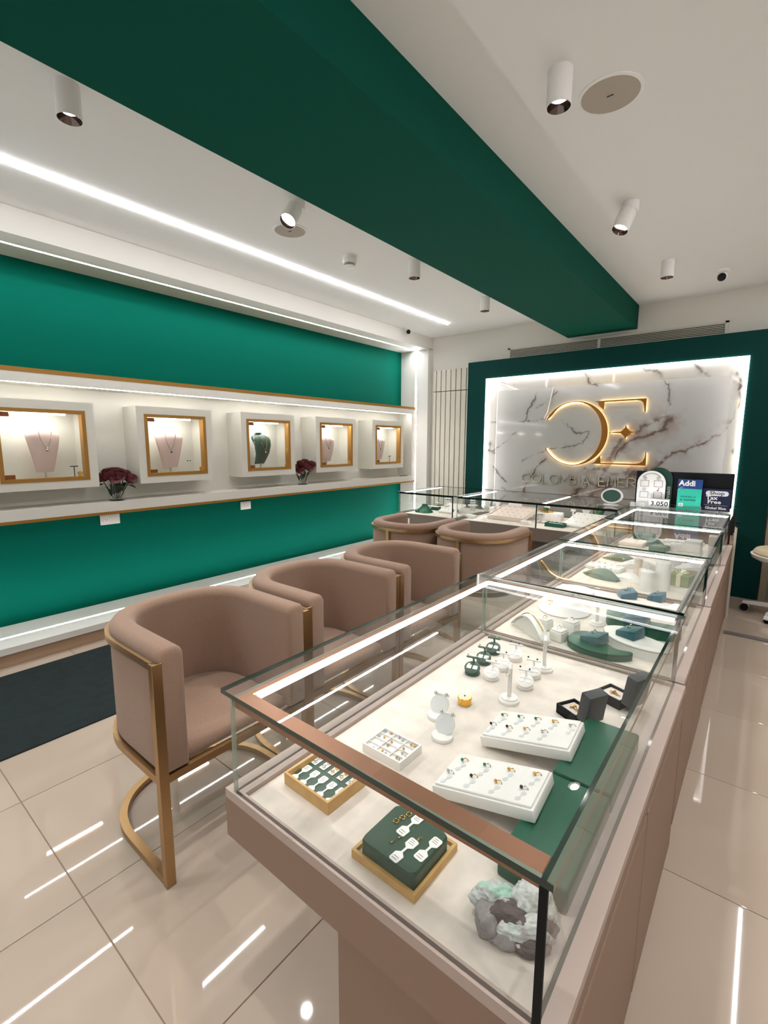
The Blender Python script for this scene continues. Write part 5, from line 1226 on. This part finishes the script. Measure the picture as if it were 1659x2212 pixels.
ic = lambda x, z, r_: [(x+r_*math.cos(2*PI*i/24), z+r_*math.sin(2*PI*i/24)) for i in range(24)]
b = B(); b.sweep(ic(-.892, 1.178, .014), [(-.0012, 0), (-.0012, .002), (.0012, .002), (.0012, 0)], True); up(b, 5.05); b.box(-.893, -.891, 5.048, 5.05, 1.165, 1.191); b.box(-.905, -.879, 5.048, 5.05, 1.177, 1.179); wpart('globe_icon', b, 'sign_brown', aw, 0)
b = B(); b.sweep(rrect(.028, .028, .008, 4, -.778, 1.178), [(-.0012, 0), (-.0012, .002), (.0012, .002), (.0012, 0)], True); b.sweep(ic(-.778, 1.178, .006), [(-.001, 0), (-.001, .002), (.001, .002), (.001, 0)], True); wpart('camera_icon', up(b, 5.05), 'sign_brown', aw, 0)
b = B(); b.sweep(ic(-.892, 1.073, .013), [(-.0012, 0), (-.0012, .002), (.0012, .002), (.0012, 0)], True); up(b, 5.05); b.at(None); b.tube([(-.898, 5.049, 1.077), (-.892, 5.049, 1.070), (-.887, 5.049, 1.069)], .002, 5); wpart('phone_icon', b, 'sign_brown', aw, 0)
b = B(); b.box(-.776, -.772, 5.048, 5.05, 1.064, 1.088); b.tube([(-.774, 5.049, 1.088), (-.768, 5.049, 1.080), (-.762, 5.049, 1.079)], .002, 5); b.lathe([(.0075, 0), (.0075, .002)], seg=12); n = 24; b.v[-n:] = [(-.780+x, 5.05-z, 1.065+y) for x, y, z in b.v[-n:]]; wpart('note_icon', b, 'sign_brown', aw, 0)
nb = thing('number_sign', 'small white number sign in front of the white arched sign', 'sign', (-.755, 5.01, ZT))
wpart('plate', B().box(-.838, -.672, 5.008, 5.016, .906, .990, .001, 1), 'sign_white', nb, 0); wpart('holder', B().box(-.842, -.668, 5.004, 5.03, .9055, .915, .001, 1), 'alu', nb, 0)
text_obj('text', '3.050', .058, 'sign_ink', FACE(-.752, 5.0072, .946), .0006, None, nb, sx=1.12, bold=.0012)
wpart('top_rail', B().box(-.842, -.668, 5.004, 5.02, .986, .994), 'alu', nb, 0)
for x, lb in ((-.975, 'small white card holder left of the number sign'), (-.895, 'second small white card holder, next to the number sign')):
    q = thing('card_holder', lb, 'card', (x, 5.02, ZT)); wpart('card', B().box(x-.022, x+.022, 5.018, 5.022, .91, .945), 'paper', q, 0); wpart('foot', B().box(x-.024, x+.024, 5.006, 5.034, ZT, .911, .001, 1), 'plastic_white', q, 0)

# ------------------------------------------------------------------ swivel chair at the right edge
st = thing('swivel_chair', 'white swivel chair with beige seat at the right edge behind the counters', 'chair', (.235, 5.28, 0))
build('seat_shell', B().lathe([(.05, .475), (.22, .485), (.275, .515), (.285, .545), (.27, .548), (.0, .53)], seg=40, cap=False), 'plastic_white', st, 40)
build('cushion', B().lathe([(.262, .545), (.268, .565), (.25, .59), (.20, .60), (0, .605)], seg=40, cap=False), 'seat_beige', st, 40)
b = B()
for i in range(13):
    pass
rg = []
for z, rad in ((.60, .25), (.72, .29), (.86, .30), (.88, .30)):
    rg.append([((rad)*math.cos(R(-60+120*i/12)), rad*math.sin(R(-60+120*i/12)), z) for i in range(13)])
b.loft(rg, False, False); o = build('backrest', b, 'plastic_white', st, 40, None, False); md = o.modifiers.new('thick', 'SOLIDIFY'); md.thickness = .02
build('column', B().lathe([(.028, .09), (.028, .30), (.02, .30), (.02, .475)], seg=20), 'alu', st, 40)
for k in range(5):
    a = 2*PI*k/5+PI*.97; lg_ = B().at(Matrix.Rotation(a, 4, 'Z')); lg_.loft([[(.02, -.03, .075), (.02, .03, .075), (.02, .03, .11), (.02, -.03, .11)], [(.30, -.018, .066), (.30, .018, .066), (.30, .018, .088), (.30, -.018, .088)]]); o = build('leg', lg_, 'plastic_white', st, 0)
    b = B().at(Matrix.Rotation(a, 4, 'Z') @ Matrix.Translation((.285, 0, .03)) @ Matrix.Rotation(PI/2, 4, 'X')); b.cyl((0, 0, -.02), .03, .016, 16); b.cyl((0, 0, .004), .03, .016, 16); b.at(Matrix.Rotation(a, 4, 'Z')).cyl((.285, 0, .03), .008, .045, 8)
    build('caster', b, 'black', o, 40)
    build('caster_cover', B().at(Matrix.Rotation(a, 4, 'Z') @ Matrix.Translation((.285, 0, .035)) @ Matrix.Rotation(PI/2, 4, 'X')).lathe([(.034, -.021), (.034, .021)], seg=16, a0=0, a1=PI), 'plastic_white', o, 40)
